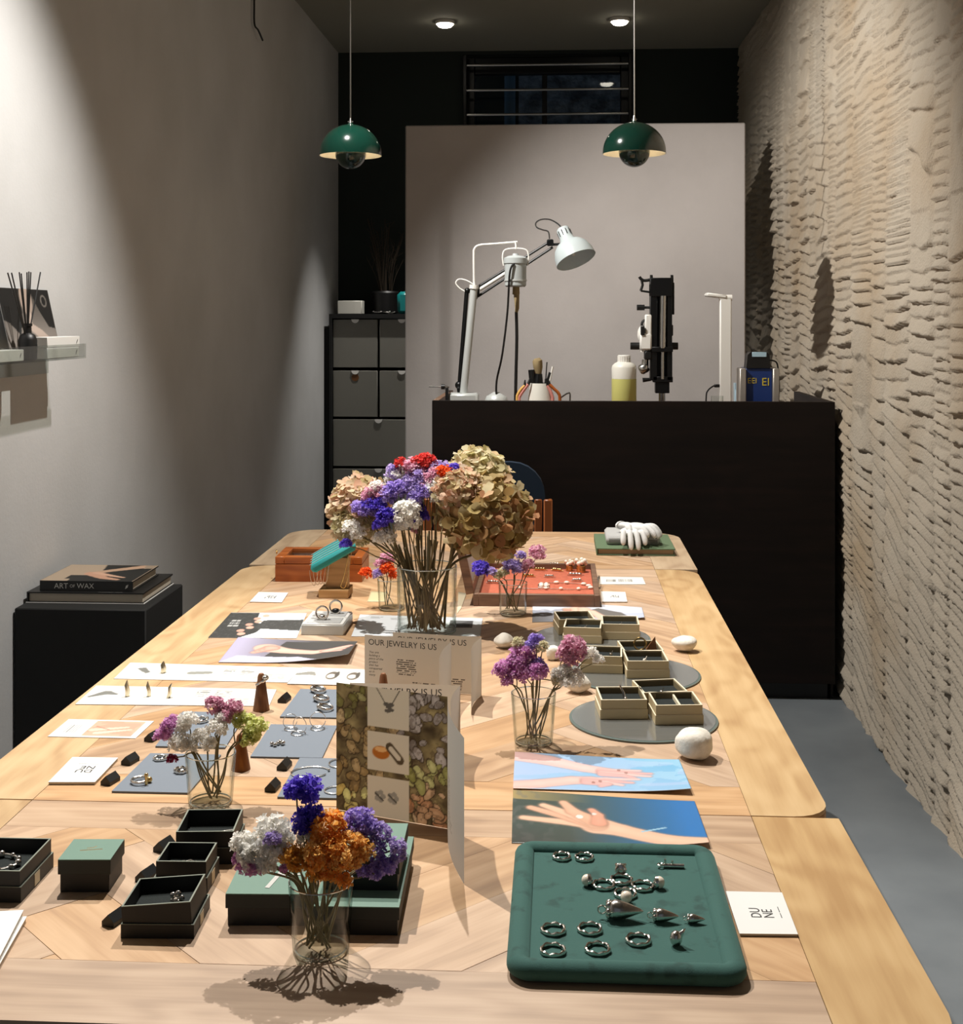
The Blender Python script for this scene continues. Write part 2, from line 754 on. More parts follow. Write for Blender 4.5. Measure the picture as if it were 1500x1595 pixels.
wood('pale_wood', [(150, 116, 78), (176, 140, 98), (196, 160, 118)], (4, 70), rough=0.55)
wood('cone_wood', [(92, 52, 22), (122, 74, 36), (146, 96, 52)], (6, 110), axis='Z', rough=0.5)
mat('black', (12, 12, 12), 0.45)
mat('black_matt', (14, 14, 13), 0.8)
mat('black_metal', (16, 17, 18), 0.35, metal=0.3)
mat('white_paint', (232, 230, 224), 0.45)
mat('grey_plastic', (172, 178, 178), 0.45)
mat('silver_paint', (196, 200, 198), 0.35, metal=0.2)
mat('steel', (190, 188, 184), 0.25, metal=1.0)
mat('silver', (214, 208, 200), 0.2, metal=1.0, bump=(300, 0.25, 0.001))
mat('champagne', (212, 200, 172), 0.28, metal=1.0)
mat('gold', (214, 182, 120), 0.25, metal=1.0)
mat('pearl', (240, 226, 208), 0.25, coat=0.6)
mat('green_enamel', (6, 36, 28), 0.14, coat=0.5)
mat('white_enamel', (240, 234, 218), 0.4)
mat('drawer_grey', (120, 118, 110), 0.7, bump=(120, 0.1, 0.002))
mat('velvet', (44, 84, 77), 0.9, sheen=0.35, var=((32, 66, 60), 38, 0.56, 0.68), bump=(900, 0.3, 0.001))
mat('teal_velvet', (28, 128, 128), 0.8, sheen=0.5)
mat('red_velvet', (186, 98, 72), 0.9, sheen=0.3, var=((168, 84, 60), 120, 0.4, 0.7))
mat('black_card', (10, 12, 11), 0.55, bump=(400, 0.15, 0.0005))
mat('green_card', (96, 128, 112), 0.6, bump=(500, 0.15, 0.0005))
mat('card_edge', (120, 126, 112), 0.6)
mat('black_foam', (16, 24, 22), 0.95, bump=(700, 0.6, 0.002))
mat('sand_card', (176, 158, 122), 0.6, bump=(300, 0.1, 0.0005))
mat('sand_edge', (218, 206, 178), 0.6)
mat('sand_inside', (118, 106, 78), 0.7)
mat('grey_board', (112, 120, 130), 0.8, bump=(400, 0.15, 0.0004))
mat('stone', (226, 220, 208), 0.85, var=((206, 198, 184), 60, 0.45, 0.7), bump=(180, 0.5, 0.002))
mat('mirror', (176, 180, 178), 0.14, metal=0.78)
mat('ink', (38, 36, 34), 0.7)
mat('silver_ink', (196, 194, 188), 0.4)
mat('gold_ink', (222, 204, 164), 0.35, metal=0.4)
mat('page', (206, 196, 178), 0.8)
mat('paper', (220, 219, 215), 0.6)
mat('beige_paper', (208, 196, 168), 0.7)
mat('green_cloth', (92, 112, 82), 0.75, bump=(500, 0.3, 0.0005))
mat('book_black', (22, 22, 21), 0.45)
mat('grey_cloth', (176, 176, 174), 0.9, bump=(260, 0.6, 0.002))
mat('glove_cotton', (218, 218, 216), 0.9, bump=(380, 0.4, 0.001))
mat('navy', (20, 40, 60), 0.85)
mat('chair_wood', (150, 84, 40), 0.4)
mat('stem', (130, 122, 84), 0.8, island=[(124, 116, 78), (146, 138, 98), (108, 98, 66), (156, 146, 108)])
mat('dark_stem', (84, 74, 50), 0.8, island=[(104, 98, 62), (132, 120, 80), (86, 74, 50), (146, 132, 94)])
mat('dry_twig', (58, 48, 36), 0.9)
mat('blue_paint', (22, 50, 110), 0.45)
mat('yellow_ink', (206, 186, 60), 0.5)
mat('screen', (170, 200, 215), 0.2)
mat('alu', (178, 172, 164), 0.4, metal=0.6)
mat('liquid', (206, 204, 124), 0.3, spec=0.3)
mat('frosted', (226, 224, 214), 0.4)
mat('teal_plastic', (20, 120, 120), 0.35)
mat('lamp_glow', (255, 246, 230), 0.5, emit=((255, 244, 224), 14))
mat('bulb_glow', (255, 236, 200), 0.5, emit=((255, 228, 180), 6))
mat('pink_grip', (214, 140, 130), 0.5)
mat('yellow_grip', (226, 176, 96), 0.5)
mat('bristle', (146, 128, 92), 0.9)
mat('outside_stone', (205, 206, 212), 0.9, var=((120, 122, 130), 9, 0.4, 0.6), bump=(16, 1.0, 0.05))
mat('outside_pipe', (130, 165, 190), 0.6)
mat('acrylic_shade', (204, 214, 216), 0.35, trans=0.3)
glass('clear_glass', (250, 251, 250), (200, 208, 204))
mat('glass_rim_highlight', (214, 222, 218), 0.08, metal=0.85)  # bright metal stands in for the highlights on glass rim and foot
glass('vase_glass', (252, 253, 252), (186, 196, 191))
glass('acrylic', (240, 242, 240), (190, 194, 190))
glass('window_glass', (190, 200, 205), (120, 130, 136))
for nm, cl in dict(
        violet=[(98, 76, 206), (128, 106, 228), (80, 58, 180), (150, 130, 236)],
        purple=[(172, 150, 224), (194, 174, 234), (150, 122, 208), (212, 194, 238)],
        lilac=[(184, 162, 218), (202, 184, 230), (168, 146, 212), (220, 204, 232)],
        magenta=[(218, 154, 208), (230, 180, 220), (200, 126, 190), (238, 202, 226)],
        pink=[(224, 164, 190), (234, 188, 206), (212, 144, 172), (240, 208, 216)],
        white=[(250, 248, 243), (244, 241, 233), (253, 252, 249), (238, 232, 222)],
        orange=[(250, 176, 78), (253, 196, 108), (242, 154, 56), (254, 208, 134)],
        amber=[(253, 200, 112), (254, 214, 142), (248, 184, 88), (255, 224, 160)],
        ochre=[(230, 168, 70), (238, 184, 94), (216, 148, 54), (242, 198, 118)],
        red=[(222, 66, 66), (232, 92, 84), (200, 48, 52), (238, 120, 104)],
        vermilion=[(236, 92, 36), (244, 116, 56), (220, 72, 28), (246, 140, 84)],
        cream=[(228, 222, 188), (238, 232, 206), (214, 204, 164), (222, 214, 180)],
        lime=[(222, 226, 144), (232, 234, 168), (206, 210, 120), (240, 240, 190)],
        crimson=[(150, 44, 84), (172, 60, 104), (130, 34, 66), (186, 84, 120)],
        hydrangea=[(196, 186, 140), (218, 206, 172), (170, 160, 108), (210, 184, 150), (226, 218, 192), (152, 142, 92)],
        hydrangea_brown=[(176, 158, 108), (150, 124, 76), (206, 190, 148), (132, 110, 62), (186, 138, 104), (216, 204, 166)],
        hydrangea_pink=[(214, 196, 164), (222, 178, 154), (198, 184, 140), (230, 214, 190), (206, 160, 134), (180, 170, 124)]).items():
    petal(nm, cl)

# =================================================================== SETTING
XL, XR, YB, ZC = -1.278, 1.046, 7.444, 2.94
struct(ob('floor', MB().box(((XL + XR) / 2, 3.2, -0.05), (XR - XL + 0.3, 9.2, 0.1)), MATS['concrete']))
struct(ob('ceiling', MB().box(((XL + XR) / 2, 3.2, ZC + 0.05), (XR - XL + 0.3, 9.2, 0.1)), MATS['ceiling_paint']))
struct(ob('wall_left', MB().box((XL - 0.05, 3.2, ZC / 2), (0.1, 9.2, ZC)), MATS['plaster']))


def raked_wall():
    rs = np.random.default_rng(5)
    Y = np.concatenate([np.arange(-1.3, 2.9, 0.03), np.arange(2.9, YB + 0.02, 0.0095)])
    Z = np.arange(0, ZC + 0.004, 0.0052)
    YY, ZZ = np.meshgrid(Y, Z)
    e = [-1.5]
    while e[-1] < 8:
        e.append(e[-1] + rs.uniform(0.13, 0.30))
    e = np.array(e)
    Yw = YY + 0.03 * (fbm(YY * 2, ZZ * 1.5, 9) - 0.5)
    ci = np.searchsorted(e, Yw) - 1
    u = (Yw - e[ci]) / (e[ci + 1] - e[ci])
    n = len(e)
    # strokes overlap in tiers: each column is combed in lifts about 0.7 m tall
    tier = np.floor((ZZ + 0.25 * vn(ci * 1.0, ci * 0.37, 2)) / 0.62).astype(int)
    key = (ci * 7 + tier * 13) % 61
    ph = rs.random(61)[key]
    sl = rs.uniform(-0.10, 0.10, 61)[key] - 0.24 * np.clip((1.15 - ZZ) / 0.5, 0, 1)
    bow = rs.uniform(-0.006, 0.008, 61)[key]
    wcol = (e[ci + 1] - e[ci])
    warp = sl * (u - .5) * wcol + bow * (4 * (u - .5) ** 2) + 0.03 * (fbm(YY * 1.6, ZZ * 1.8, 3) - 0.5) + 0.008 * (vn(YY * 7, ZZ * 9, 6) - 0.5) + 0.005 * (vn(YY * 26, ZZ * 22, 7) - 0.5)
    per = 0.038 * (0.75 + 0.6 * vn(ci * 3.7, ZZ * 1.6, 4))
    t = (ZZ + warp) / per + ph
    f = t - np.floor(t)
    lid = np.floor(t)
    st = np.clip(f / 0.12, 0, 1)
    prof = st * st * (3 - 2 * st) * (1 - f) ** 0.75
    amp = 0.011 + 0.014 * np.clip(fbm(YY * 1.2, ZZ * 1.4, 8) * 1.8 - 0.35, 0.1, 1)
    amp = amp * (0.3 + 1.3 * vn(YY * 4 + lid * 3.3, lid * 1.7, 12))
    edge = np.minimum(u, 1 - u) * wcol
    amp = amp * (0.25 + 0.75 * np.clip(edge / 0.02, 0, 1))
    h = prof * amp + 0.016 * (fbm(YY * 2.2, ZZ * 2.2, 14) - .5) + 0.005 * (fbm(YY * 26, ZZ * 26, 15, 3) - .5)
    h = h + 0.005 * np.exp(-(edge / 0.006) ** 2) * vn(ci * 2.3, ZZ * 6, 3)
    X = XR - np.clip(h, -0.01, 0.05)
    v = np.stack([X, YY, ZZ], -1).reshape(-1, 3)
    a, b = YY.shape
    i = np.arange(a * b).reshape(a, b)
    q = np.stack([i[:-1, :-1], i[1:, :-1], i[1:, 1:], i[:-1, 1:]], -1).reshape(-1, 4)
    me = bpy.data.meshes.new('wall_right')
    me.vertices.add(len(v))
    me.vertices.foreach_set('co', v.ravel())
    me.loops.add(q.size)
    me.loops.foreach_set('vertex_index', q.ravel())
    me.polygons.add(len(q))
    me.polygons.foreach_set('loop_start', np.arange(0, q.size, 4))
    me.update(calc_edges=True)
    me.validate()
    me.polygons.foreach_set('use_smooth', [True] * len(me.polygons))
    return me


struct(ob('wall_right', raked_wall(), MATS['clay']))
struct(ob('wall_right_core', MB().box((XR + 0.07, 3.2, ZC / 2), (0.1, 9.2, ZC)), MATS['clay']))

# back wall with a high window
wx0, wx1 = PY(722, 100, YB).x, PY(984, 100, YB).x
wz0, wz1 = 1.9, PY(800, 84, YB).z
bw = MB()
bw.box(((XL + wx0) / 2, YB + 0.1, ZC / 2), (wx0 - XL, 0.2, ZC))
bw.box(((XR + 0.05 + wx1) / 2, YB + 0.1, ZC / 2), (XR + 0.05 - wx1, 0.2, ZC))
bw.box(((wx0 + wx1) / 2, YB + 0.1, wz0 / 2), (wx1 - wx0, 0.2, wz0))
bw.box(((wx0 + wx1) / 2, YB + 0.1, (wz1 + ZC) / 2), (wx1 - wx0, 0.2, ZC - wz1))
struct(ob('wall_back', bw, MATS['dark_green_paint']))
win = thing('window_1', ((wx0 + wx1) / 2, YB, wz0), 'dark high window with iron bars above the partition', 'window')
win['kind'] = 'structure'
ww, wh = wx1 - wx0, wz1 - wz0
fr = MB()
for x in (-ww / 2 + 0.03, ww / 2 - 0.03):
    fr.box((x, 0.12, wh / 2), (0.06, 0.06, wh), b=0.004)
for z in (0.03, wh - 0.05):
    fr.box((0, 0.12, z), (ww - 0.12, 0.06, 0.06 if z < 0.1 else 0.1), b=0.004)
ob('window_frame', fr, MATS['black_metal'], win)
ob('muntin', MB().box((PY(848, 100, YB).x - (wx0 + wx1) / 2, 0.12, wh / 2), (0.03, 0.04, wh - 0.1), b=0.003), MATS['black_metal'], win)
for k, (a, b_) in enumerate(((-ww / 2 + .06, PY(848, 100, YB).x - (wx0 + wx1) / 2 - .015), (PY(848, 100, YB).x - (wx0 + wx1) / 2 + .015, ww / 2 - .06))):
    ob('pane', MB().box(((a + b_) / 2, 0.12, wh / 2), (b_ - a, 0.004, wh - 0.12)), MATS['window_glass'], win)
barz = [PY(850, y, YB).z - wz0 for y in (102, 141, 179)] + [PY(850, 217, YB).z - wz0, PY(850, 255, YB).z - wz0]
for z in barz:
    ob('iron_bar', MB().cyl((-ww / 2 + 0.01, -0.03, z), (ww / 2 - 0.01, -0.03, z), 0.008, 10), MATS['steel'], win)
for x in (-ww / 2 + 0.01, ww / 2 - 0.01):
    ob('bar_upright', MB().box((x, -0.03, wh / 2), (0.022, 0.022, wh - .02), b=0.003), MATS['black_metal'], win)
st = MB()
rs = np.random.default_rng(2)
ax, az = np.meshgrid(np.linspace(-0.25, 1.2, 60), np.linspace(1.4, 3.2, 70))
hh = 0.05 * fbm(ax * 9, az * 12, 4)
st.add([(x, YB + 0.9 - h, z) for x, h, z in zip(ax.ravel(), hh.ravel(), az.ravel())], [(j * 60 + i, j * 60 + i + 1, (j + 1) * 60 + i + 1, (j + 1) * 60 + i) for j in range(69) for i in range(59)])
wo = struct(ob('wall_outside', st, MATS['outside_stone'], recalc=False))
struct(ob('wall_outside_dark', MB().box((-0.9, YB + 1.2, 2.2), (1.4, 0.1, 2.4)), MATS['dark_green_paint']))
pp = MB().cyl((-0.30, YB + 0.7, 1.2), (-0.30, YB + 0.7, 3.2), 0.035, 14)
ob('drain_pipe', pp, MATS['outside_pipe'], wo)

px0, px1, pz = -0.725, 0.884, 2.308
struct(ob('wall_partition', MB().box(((px0 + px1) / 2, 6.15, pz / 2), (px1 - px0, 0.1, pz), b=0.006), MATS['partition_plaster']))

# loose wire by the ceiling
lw0 = PX(396, 0, XL + 0.012)
tag(ob('loose_wire', MB().tube(smooth_path([(0, 0, 0.1), (0, 0, -0.02), (0, 0.005, -0.10), (0.01, 0.03, -0.12), (0.015, 0.09, -0.15)]), 0.004, 6), MATS['black'], loc=lw0),
    'short black wire hanging at the top of the left wall', 'wire')

# downlights
for i, (x, y) in enumerate(((-0.586, 6.69), (0.323, 6.69))):
    d = thing('ceiling_downlight', (x, y, ZC - 0.045), ('left' if i == 0 else 'right') + ' of the two glowing round downlights in the ceiling', 'downlight', 'ceiling downlights')
    ob('housing', MB().lathe([(0.052, 0.045), (0.052, 0.032), (0.047, 0.029), (0.043, 0.032), (0.043, 0.04)], 24, cap=False), MATS['white_paint'], d)
    ob('lens', MB().lathe([(0.042, 0.04), (0.042, 0.026), (0.034, 0.017), (0.018, 0.012), (0, 0.011)], 24), MATS['lamp_glow'], d)

# =================================================================== TABLE
TX0, TX1, SX0, SX1 = -0.797, 0.349, -0.688, 0.246
YN0, YN1, YM0, YM1, YF0, YF1 = 1.128, 1.6465, 1.6485, 3.259, 3.261, 3.822
table = thing('extending_table', ((TX0 + TX1) / 2, 2.45, 0), 'long oak extending table with parquet top and pale rounded border', 'table')
tc = table.location
BT = 0.006


def plank(parent, poly, ang, m, grain='X'):
    """poly in world xy; local x along the grain"""
    if len(poly) < 3 or abs(area(poly)) < 2e-5:
        return
    if area(poly) < 0:
        poly = poly[::-1]
    c = Vector((sum(p[0] for p in poly) / len(poly), sum(p[1] for p in poly) / len(poly)))
    ca, sa = math.cos(-ang), math.sin(-ang)
    lp = []
    for p in poly:
        d = Vector(p) - c
        d = d * (1 - 0.0007 / max(d.length, 1e-6))
        lp.append((d.x * ca - d.y * sa, d.x * sa + d.y * ca))
    o = ob('plank', MB().prism(lp, -BT, 0), m, parent, smooth=None, recalc=False)
    o.location = (c.x - tc.x, c.y - tc.y, T - random.random() * 0.0002)
    o.rotation_euler.z = ang


def slab(name, x0, x1, y0, y1, rad, end0, end1):
    out = rrect(x0, x1, y0, y1, rad)
    lp = [(x - tc.x, y - tc.y) for x, y in out]
    s_ = ob(name, MB().prism(lp, T - 0.03, T - BT - 0.0002), MATS['table_core'], table, smooth=None)
    plank(s_, clip(out, 1, 0, SX0), 0, MATS['border_wood'])
    plank(s_, clip(out, -1, 0, -SX1), 0, MATS['border_wood'])
    f0, f1 = y0, y1
    if end0:
        plank(s_, clip(clip(clip(out, -1, 0, -SX0), 1, 0, SX1), 0, 1, y0 + end0), 0, MATS['plank_wood'])
        f0 = y0 + end0
    if end1:
        plank(s_, clip(clip(clip(out, -1, 0, -SX0), 1, 0, SX1), 0, -1, -(y1 - end1)), 0, MATS['plank_wood'])
        f1 = y1 - end1
    # herringbone field
    W_, L_ = 0.098, 0.392
    cxm = (SX0 + SX1) / 2
    n = int(L_ / W_ + .5)
    for i in range(-14, 15):
        for j in range(-14, 15):
            for q in (0, 1):
                # lattice for herringbone: period along (1,1)*W and (L,-L)
                ox = (i * W_ + j * L_)
                oy = (i * W_ - j * L_)
                if q == 0:
                    r_ = [(ox, oy), (ox + L_, oy), (ox + L_, oy + W_), (ox, oy + W_)]
                else:
                    r_ = [(ox + L_ - 0, oy + W_ - L_), (ox + L_ + W_, oy + W_ - L_), (ox + L_ + W_, oy + W_), (ox + L_, oy + W_)]
                k = math.sqrt(.5)
                w_ = [(cxm + (x - y) * k, (y0 + y1) / 2 + (x + y) * k) for x, y in r_]
                for a, b_, c_ in ((-1, 0, -SX0), (1, 0, SX1), (0, -1, -f0), (0, 1, f1)):
                    w_ = clip(w_, a, b_, c_)
                    if len(w_) < 3:
                        break
                else:
                    plank(s_, w_, R(45) if q == 0 else R(135), MATS['plank_wood'])
    return s_


slab('tabletop', TX0, TX1, YM0, YM1, (0.045, 0.05, 0.06, 0.07), 0.1, 0.1)
slab('leaf', TX0 + 0.006, TX1 + 0.006, YN0, YN1, (0.05, 0.06, 0.002, 0.002), 0.11, 0.085)
slab('leaf', TX0 + 0.006, TX1 + 0.004, YF0, YF1, (0.002, 0.002, 0.09, 0.09), 0.05, 0.09)
for sx in (-1, 1):
    for sy in (-1, 1):
        ob('leg', MB().tube([(sx * 0.42, sy * 0.68, 0), (sx * 0.42, sy * 0.68, 0.62)], [0.028, 0.042], 12), MATS['table_core'], table)
ap = MB()
for sx in (-1, 1):
    ap.box((sx * 0.45, 0, 0.67), (0.025, 1.5, 0.1))
for sy in (-1, 1):
    ap.box((0, sy * 0.74, 0.67), (0.9, 0.025, 0.1))
ob('apron', ap, MATS['table_core'], table)
for sx in (-1, 1):
    ob('leaf_runner', MB().box((sx * 0.3, 0, 0.695), (0.04, 2.6, 0.04)), MATS['table_core'], table)

# =================================================================== DESK AND WHAT STANDS ON IT
DY, DZ = 4.716, 1.082
dx0, dx1 = -0.461, 1.004
desk = thing('jeweller_desk', ((dx0 + dx1) / 2, DY, 0), 'tall dark brown jeweller workbench with a high front panel', 'desk')
dw = dx1 - dx0
ob('front_panel', MB().box((0, 0.012, DZ / 2 + 0.03), (dw, 0.024, DZ - 0.06), b=0.001), MATS['dark_veneer'], desk)
ob('plinth', MB().box((0, 0.05, 0.03), (dw - 0.02, 0.04, 0.06)), MATS['black'], desk)
DW = DZ - 0.085
for sx in (-1, 1):
    ob('side_panel', MB().box((sx * (dw / 2 - 0.011), 0.36, DZ / 2), (0.022, 0.66, DZ), b=0.001), MATS['walnut'] if sx < 0 else MATS['dark_veneer'], desk)
ob('worktop', MB().box((0, 0.36, DW - 0.014), (dw - 0.046, 0.66, 0.028)), MATS['walnut'], desk)
Yt = 4.95


def onD(px, py, Y=Yt):
    return PY(px, py, Y)


def local(o, p):
    return Vector(p) - o.location


# --- hanging motor stand
base = onD(722, 620)
ms = thing('motor_stand', (base.x, Yt, DW), 'pale metal post with hooked rod holding the hanging motor', 'stand')
L = lambda px, py, Y=Yt: local(ms, onD(px, py, Y))
ob('base', MB().box((0, 0, 0.05), (0.115, 0.09, 0.1), b=0.008), MATS['silver_paint'], ms)
ob('post', MB().cyl(L(722, 612), L(738.5, 447), 0.0145, 16), MATS['silver_paint'], ms)
ob('hook_rod', MB().tube(smooth_path([L(738.5, 448), L(738, 400), L(739, 388), L(747, 382), L(770, 380), L(806, 377)], 6), 0.0045, 8), MATS['white_paint'], ms)
ob('post_cap', MB().cyl(L(738, 450), L(738.6, 444), 0.018, 16), MATS['white_paint'], ms)
# --- the motor
mo = onD(803, 446, Yt - 0.02)
mt = thing('flexible_shaft_motor', mo, 'grey cylindrical flexible shaft motor hanging from the hooked rod', 'motor')
Lm = lambda px, py, Y=Yt - 0.02: local(mt, onD(px, py, Y))
ob('body', MB().lathe([(0.036, -0.002), (0.041, 0.003), (0.042, 0.085), (0.045, 0.088), (0.045, 0.108), (0.03, 0.116), (0.012, 0.119), (0.01, 0.126), (0, 0.126)], 28), MATS['grey_plastic'], mt)
ob('band', MB().lathe([(0.0425, 0.02), (0.044, 0.02), (0.044, 0.026), (0.0425, 0.026)], 28, cap=False), MATS['silver_paint'], mt)
ob('bail', MB().tube(smooth_path([(-0.046, 0, 0.08), (-0.05, 0, 0.115), (-0.04, 0, 0.14), (0, 0, 0.146), (0.04, 0, 0.14), (0.05, 0, 0.115), (0.046, 0, 0.08)], 6), 0.0028, 6), MATS['white_paint'], mt)
ob('hanging_hook', MB().tube([(0, 0, 0.143), (0.002, 0, 0.155), (0, 0, 0.172)], 0.004, 6), MATS['white_paint'], mt)
ob('shaft_grip', MB().tube([(0.002, 0, -0.002), (0.002, 0, -0.03), (0.004, 0, -0.031), (0.006, 0, -0.085), (0.003, 0, -0.1)], [0.013, 0.014, 0.011, 0.008, 0.006], 12), MATS['bristle'], mt)
ob('flexible_shaft', MB().tube(smooth_path([(0.003, 0, -0.098), (0.005, 0, -0.2), (0.002, 0, -0.33), (0.0, 0, -0.44)], 6), 0.0062, 8), MATS['black'], mt)
ob('power_cord', MB().tube(smooth_path([(-0.004, -0.044, 0.085), (-0.02, -0.05, 0.05), (-0.03, -0.03, -0.1), (-0.05, -0.02, -0.26), (-0.072, 0, -0.36), (-0.074, 0, -0.42)], 8), 0.0042, 8), MATS['black'], mt)
# --- lamp
lb = onD(716, 618, Yt + 0.03)
lp = thing('desk_lamp', (lb.x, Yt + 0.03, DW), 'architect desk lamp with black sprung arms and pale blue shade', 'lamp')
YL = Yt + 0.03
L = lambda px, py, Y=YL: local(lp, onD(px, py, Y))
ob('clamp', MB().box((0, 0, 0.03), (0.05, 0.05, 0.06), b=0.006), MATS['black_metal'], lp)
la = MB().cyl(L(715, 608), L(727, 455), 0.0085, 10)
la.ball(L(715, 600), 0.016, 12, 8)
la.cyl((0, 0, 0.04), L(715, 604), 0.008, 8)
ob('lower_arm', la, MATS['black_metal'], lp)
j = MB()
j.box(L(741, 455), (0.03, 0.03, 0.04), b=0.004)
j.ball(L(728, 453), 0.012, 10, 6)
j.ball(L(741, 463), 0.009, 10, 6)
ob('elbow_joint', j, MATS['black_metal'], lp)
ob('upper_arm', MB().cyl(L(741, 449), L(857, 376), 0.005, 8).cyl(L(744, 462), L(861, 385), 0.005, 8), MATS['black_metal'], lp)
ob('spring', MB().cyl(L(747, 451), L(790, 424), 0.0075, 10), MATS['white_paint'], lp)
ob('head_joint', MB().box(L(857, 378), (0.026, 0.026, 0.026), b=0.004).cyl(L(860, 381), L(877, 380), 0.005, 8), MATS['black_metal'], lp)
ob('cable_loop', MB().tube(smooth_path([L(728, 456), L(716, 449), L(710, 441), L(715, 435), L(727, 437), L(740, 445)], 6), 0.0028, 6), MATS['white_paint'], lp)
ob('cable', MB().tube(smooth_path([L(856, 372), L(854, 361), L(845, 358), L(836, 354), L(835, 347), L(843, 342), L(856, 342), L(868, 348), L(875, 355)], 6), 0.0028, 6), MATS['steel'], lp)
ax_ = Vector((0.060, -0.052, -0.142)).normalized()
qn = Vector((0, 0, -1)).rotation_difference(ax_)
Ms = Matrix.Translation(L(876, 356)) @ qn.to_matrix().to_4x4()
ob('shade', MB().lathe([(0.0, 0.0), (0.022, 0.0), (0.025, -0.004), (0.026, -0.04), (0.03, -0.052), (0.032, -0.058), (0.05, -0.068), (0.066, -0.086), (0.076, -0.112), (0.08, -0.142), (0.0785, -0.142), (0.073, -0.11), (0.062, -0.088), (0.046, -0.072), (0.02, -0.06), (0.0, -0.06)], 36, Ms), MATS['acrylic_shade'], lp)
ob('bulb', MB().lathe([(0.0, -0.06), (0.006, -0.062), (0.006, -0.12), (0.0, -0.124)], 12, Ms), MATS['white_paint'], lp)
vs_ = MB()
for k in range(10):
    a = 2 * math.pi * k / 10
    vs_.box((0.0258 * math.cos(a), 0.0258 * math.sin(a), -0.024), (0.003, 0.003, 0.024), Ms)
ob('vents', vs_, MATS['black_metal'], lp)
# --- foot dome, rod
fd = onD(773, 622)
tag(ob('dome_foot', MB().lathe([(0.045, 0), (0.045, 0.07), (0.038, 0.088), (0.02, 0.098), (0.012, 0.104), (0, 0.106)], 20), MATS['silver_paint'], loc=(fd.x, Yt, DW)), 'small pale dome weight under the thin black cord', 'weight')
sr = onD(684, 602, 4.9)
srt = thing('steel_spike', (sr.x, 4.9, sr.z), 'thin steel spike with black collar sticking out at the desk corner', 'tool')
ob('rod', MB().tube([(-0.04, 0, 0), (0.012, 0, -0.001), (0.03, 0, -0.002), (0.04, 0, -0.003)], [0.003, 0.003, 0.005, 0.001], 8), MATS['steel'], srt)
ob('collar', MB().cyl((0.008, 0, -0.001), (0.022, 0, -0.001), 0.010, 10), MATS['black'], srt)
ob('bracket', MB().box((0.03, 0, (DW - sr.z) / 2 - 0.004), (0.012, 0.012, sr.z - DW), b=0.001), MATS['black'], srt)
# --- tool jar
tj = onD(842, 622, 4.93)
jar = thing('tool_jar', (tj.x, 4.93, DW), 'frosted plastic jar crammed with brushes and pliers on the desk', 'jar')
ob('cup', MB().lathe([(0.055, 0), (0.058, 0.004), (0.04, 0.14), (0.038, 0.14), (0.054, 0.008), (0, 0.008)], 28), MATS['frosted'], jar)
jl = lambda px, py: Vector((onD(px, py, 4.93).x, 4.93, onD(px, py, 4.93).z))


def tool(name, label, parts, cat, group='tools in the frosted jar'):
    b0 = Vector((tj.x, 4.93, DW + 0.01))
    t = thing(name, b0, label, cat, group)
    for nm, geo, m in parts(b0):
        ob(nm, geo, m, t)


tool('brush', 'thick bristle brush standing in the frosted tool jar', lambda o: [
    ('handle', MB().cyl((0, 0, 0), jl(838, 590) - o, 0.006, 8), MATS['black']),
    ('ferrule', MB().cyl(jl(838, 598) - o, jl(839, 582) - o, 0.02, 14, 0.014), MATS['black_metal']),
    ('bristles', MB().tube([jl(839, 583) - o, jl(838, 572) - o, jl(837, 562) - o, jl(836, 558) - o], [0.011, 0.018, 0.019, 0.011], 12), MATS['bristle'])], 'brush')
tool('file', 'thin dark needle file sticking up from the tool jar', lambda o: [
    ('rod', MB().cyl((0.01, 0, 0), jl(852, 564) - o, 0.0022, 6), MATS['black']), ('grip', MB().cyl((0.01, 0, 0), jl(851, 590) - o, 0.006, 8), MATS['black'])], 'file')
tool('marker', 'white slanted stick in the tool jar', lambda o: [
    ('barrel', MB().cyl((0.008, 0, 0.01), jl(861, 571) - o, 0.004, 8), MATS['white_paint']), ('grip', MB().cyl(jl(853, 592) - o, jl(857, 580) - o, 0.0055, 8), MATS['black'])], 'marker')
tool('brush', 'dark red handled brush beside the thick bristle brush', lambda o: [
    ('handle', MB().cyl((-0.01, 0.01, 0), jl(831, 578) - o, 0.007, 8), MATS['crimson']), ('ferrule', MB().cyl(jl(830, 600) - o, jl(828, 576) - o, 0.013, 10), MATS['black'])], 'brush')


def pliers(label, pts, m, tips):
    o = Vector((onD(pts[-1][0], 622, 4.9).x, 4.9, DW))
    t = thing('pliers', o, label, 'pliers', 'pliers hooked on the tool jar')
    q = [jl(*p) - Vector((0, 0.03, 0)) - o for p in pts]
    q.append(Vector((q[-1].x, q[-1].y, 0.0)))
    ob('grip', MB().tube(smooth_path(q, 6), 0.006, 8), m, t)
    ob('jaw', MB().tube([q[0], jl(*tips) - Vector((0, 0.03, 0)) - o], [0.006, 0.002], 8), MATS['black'], t)


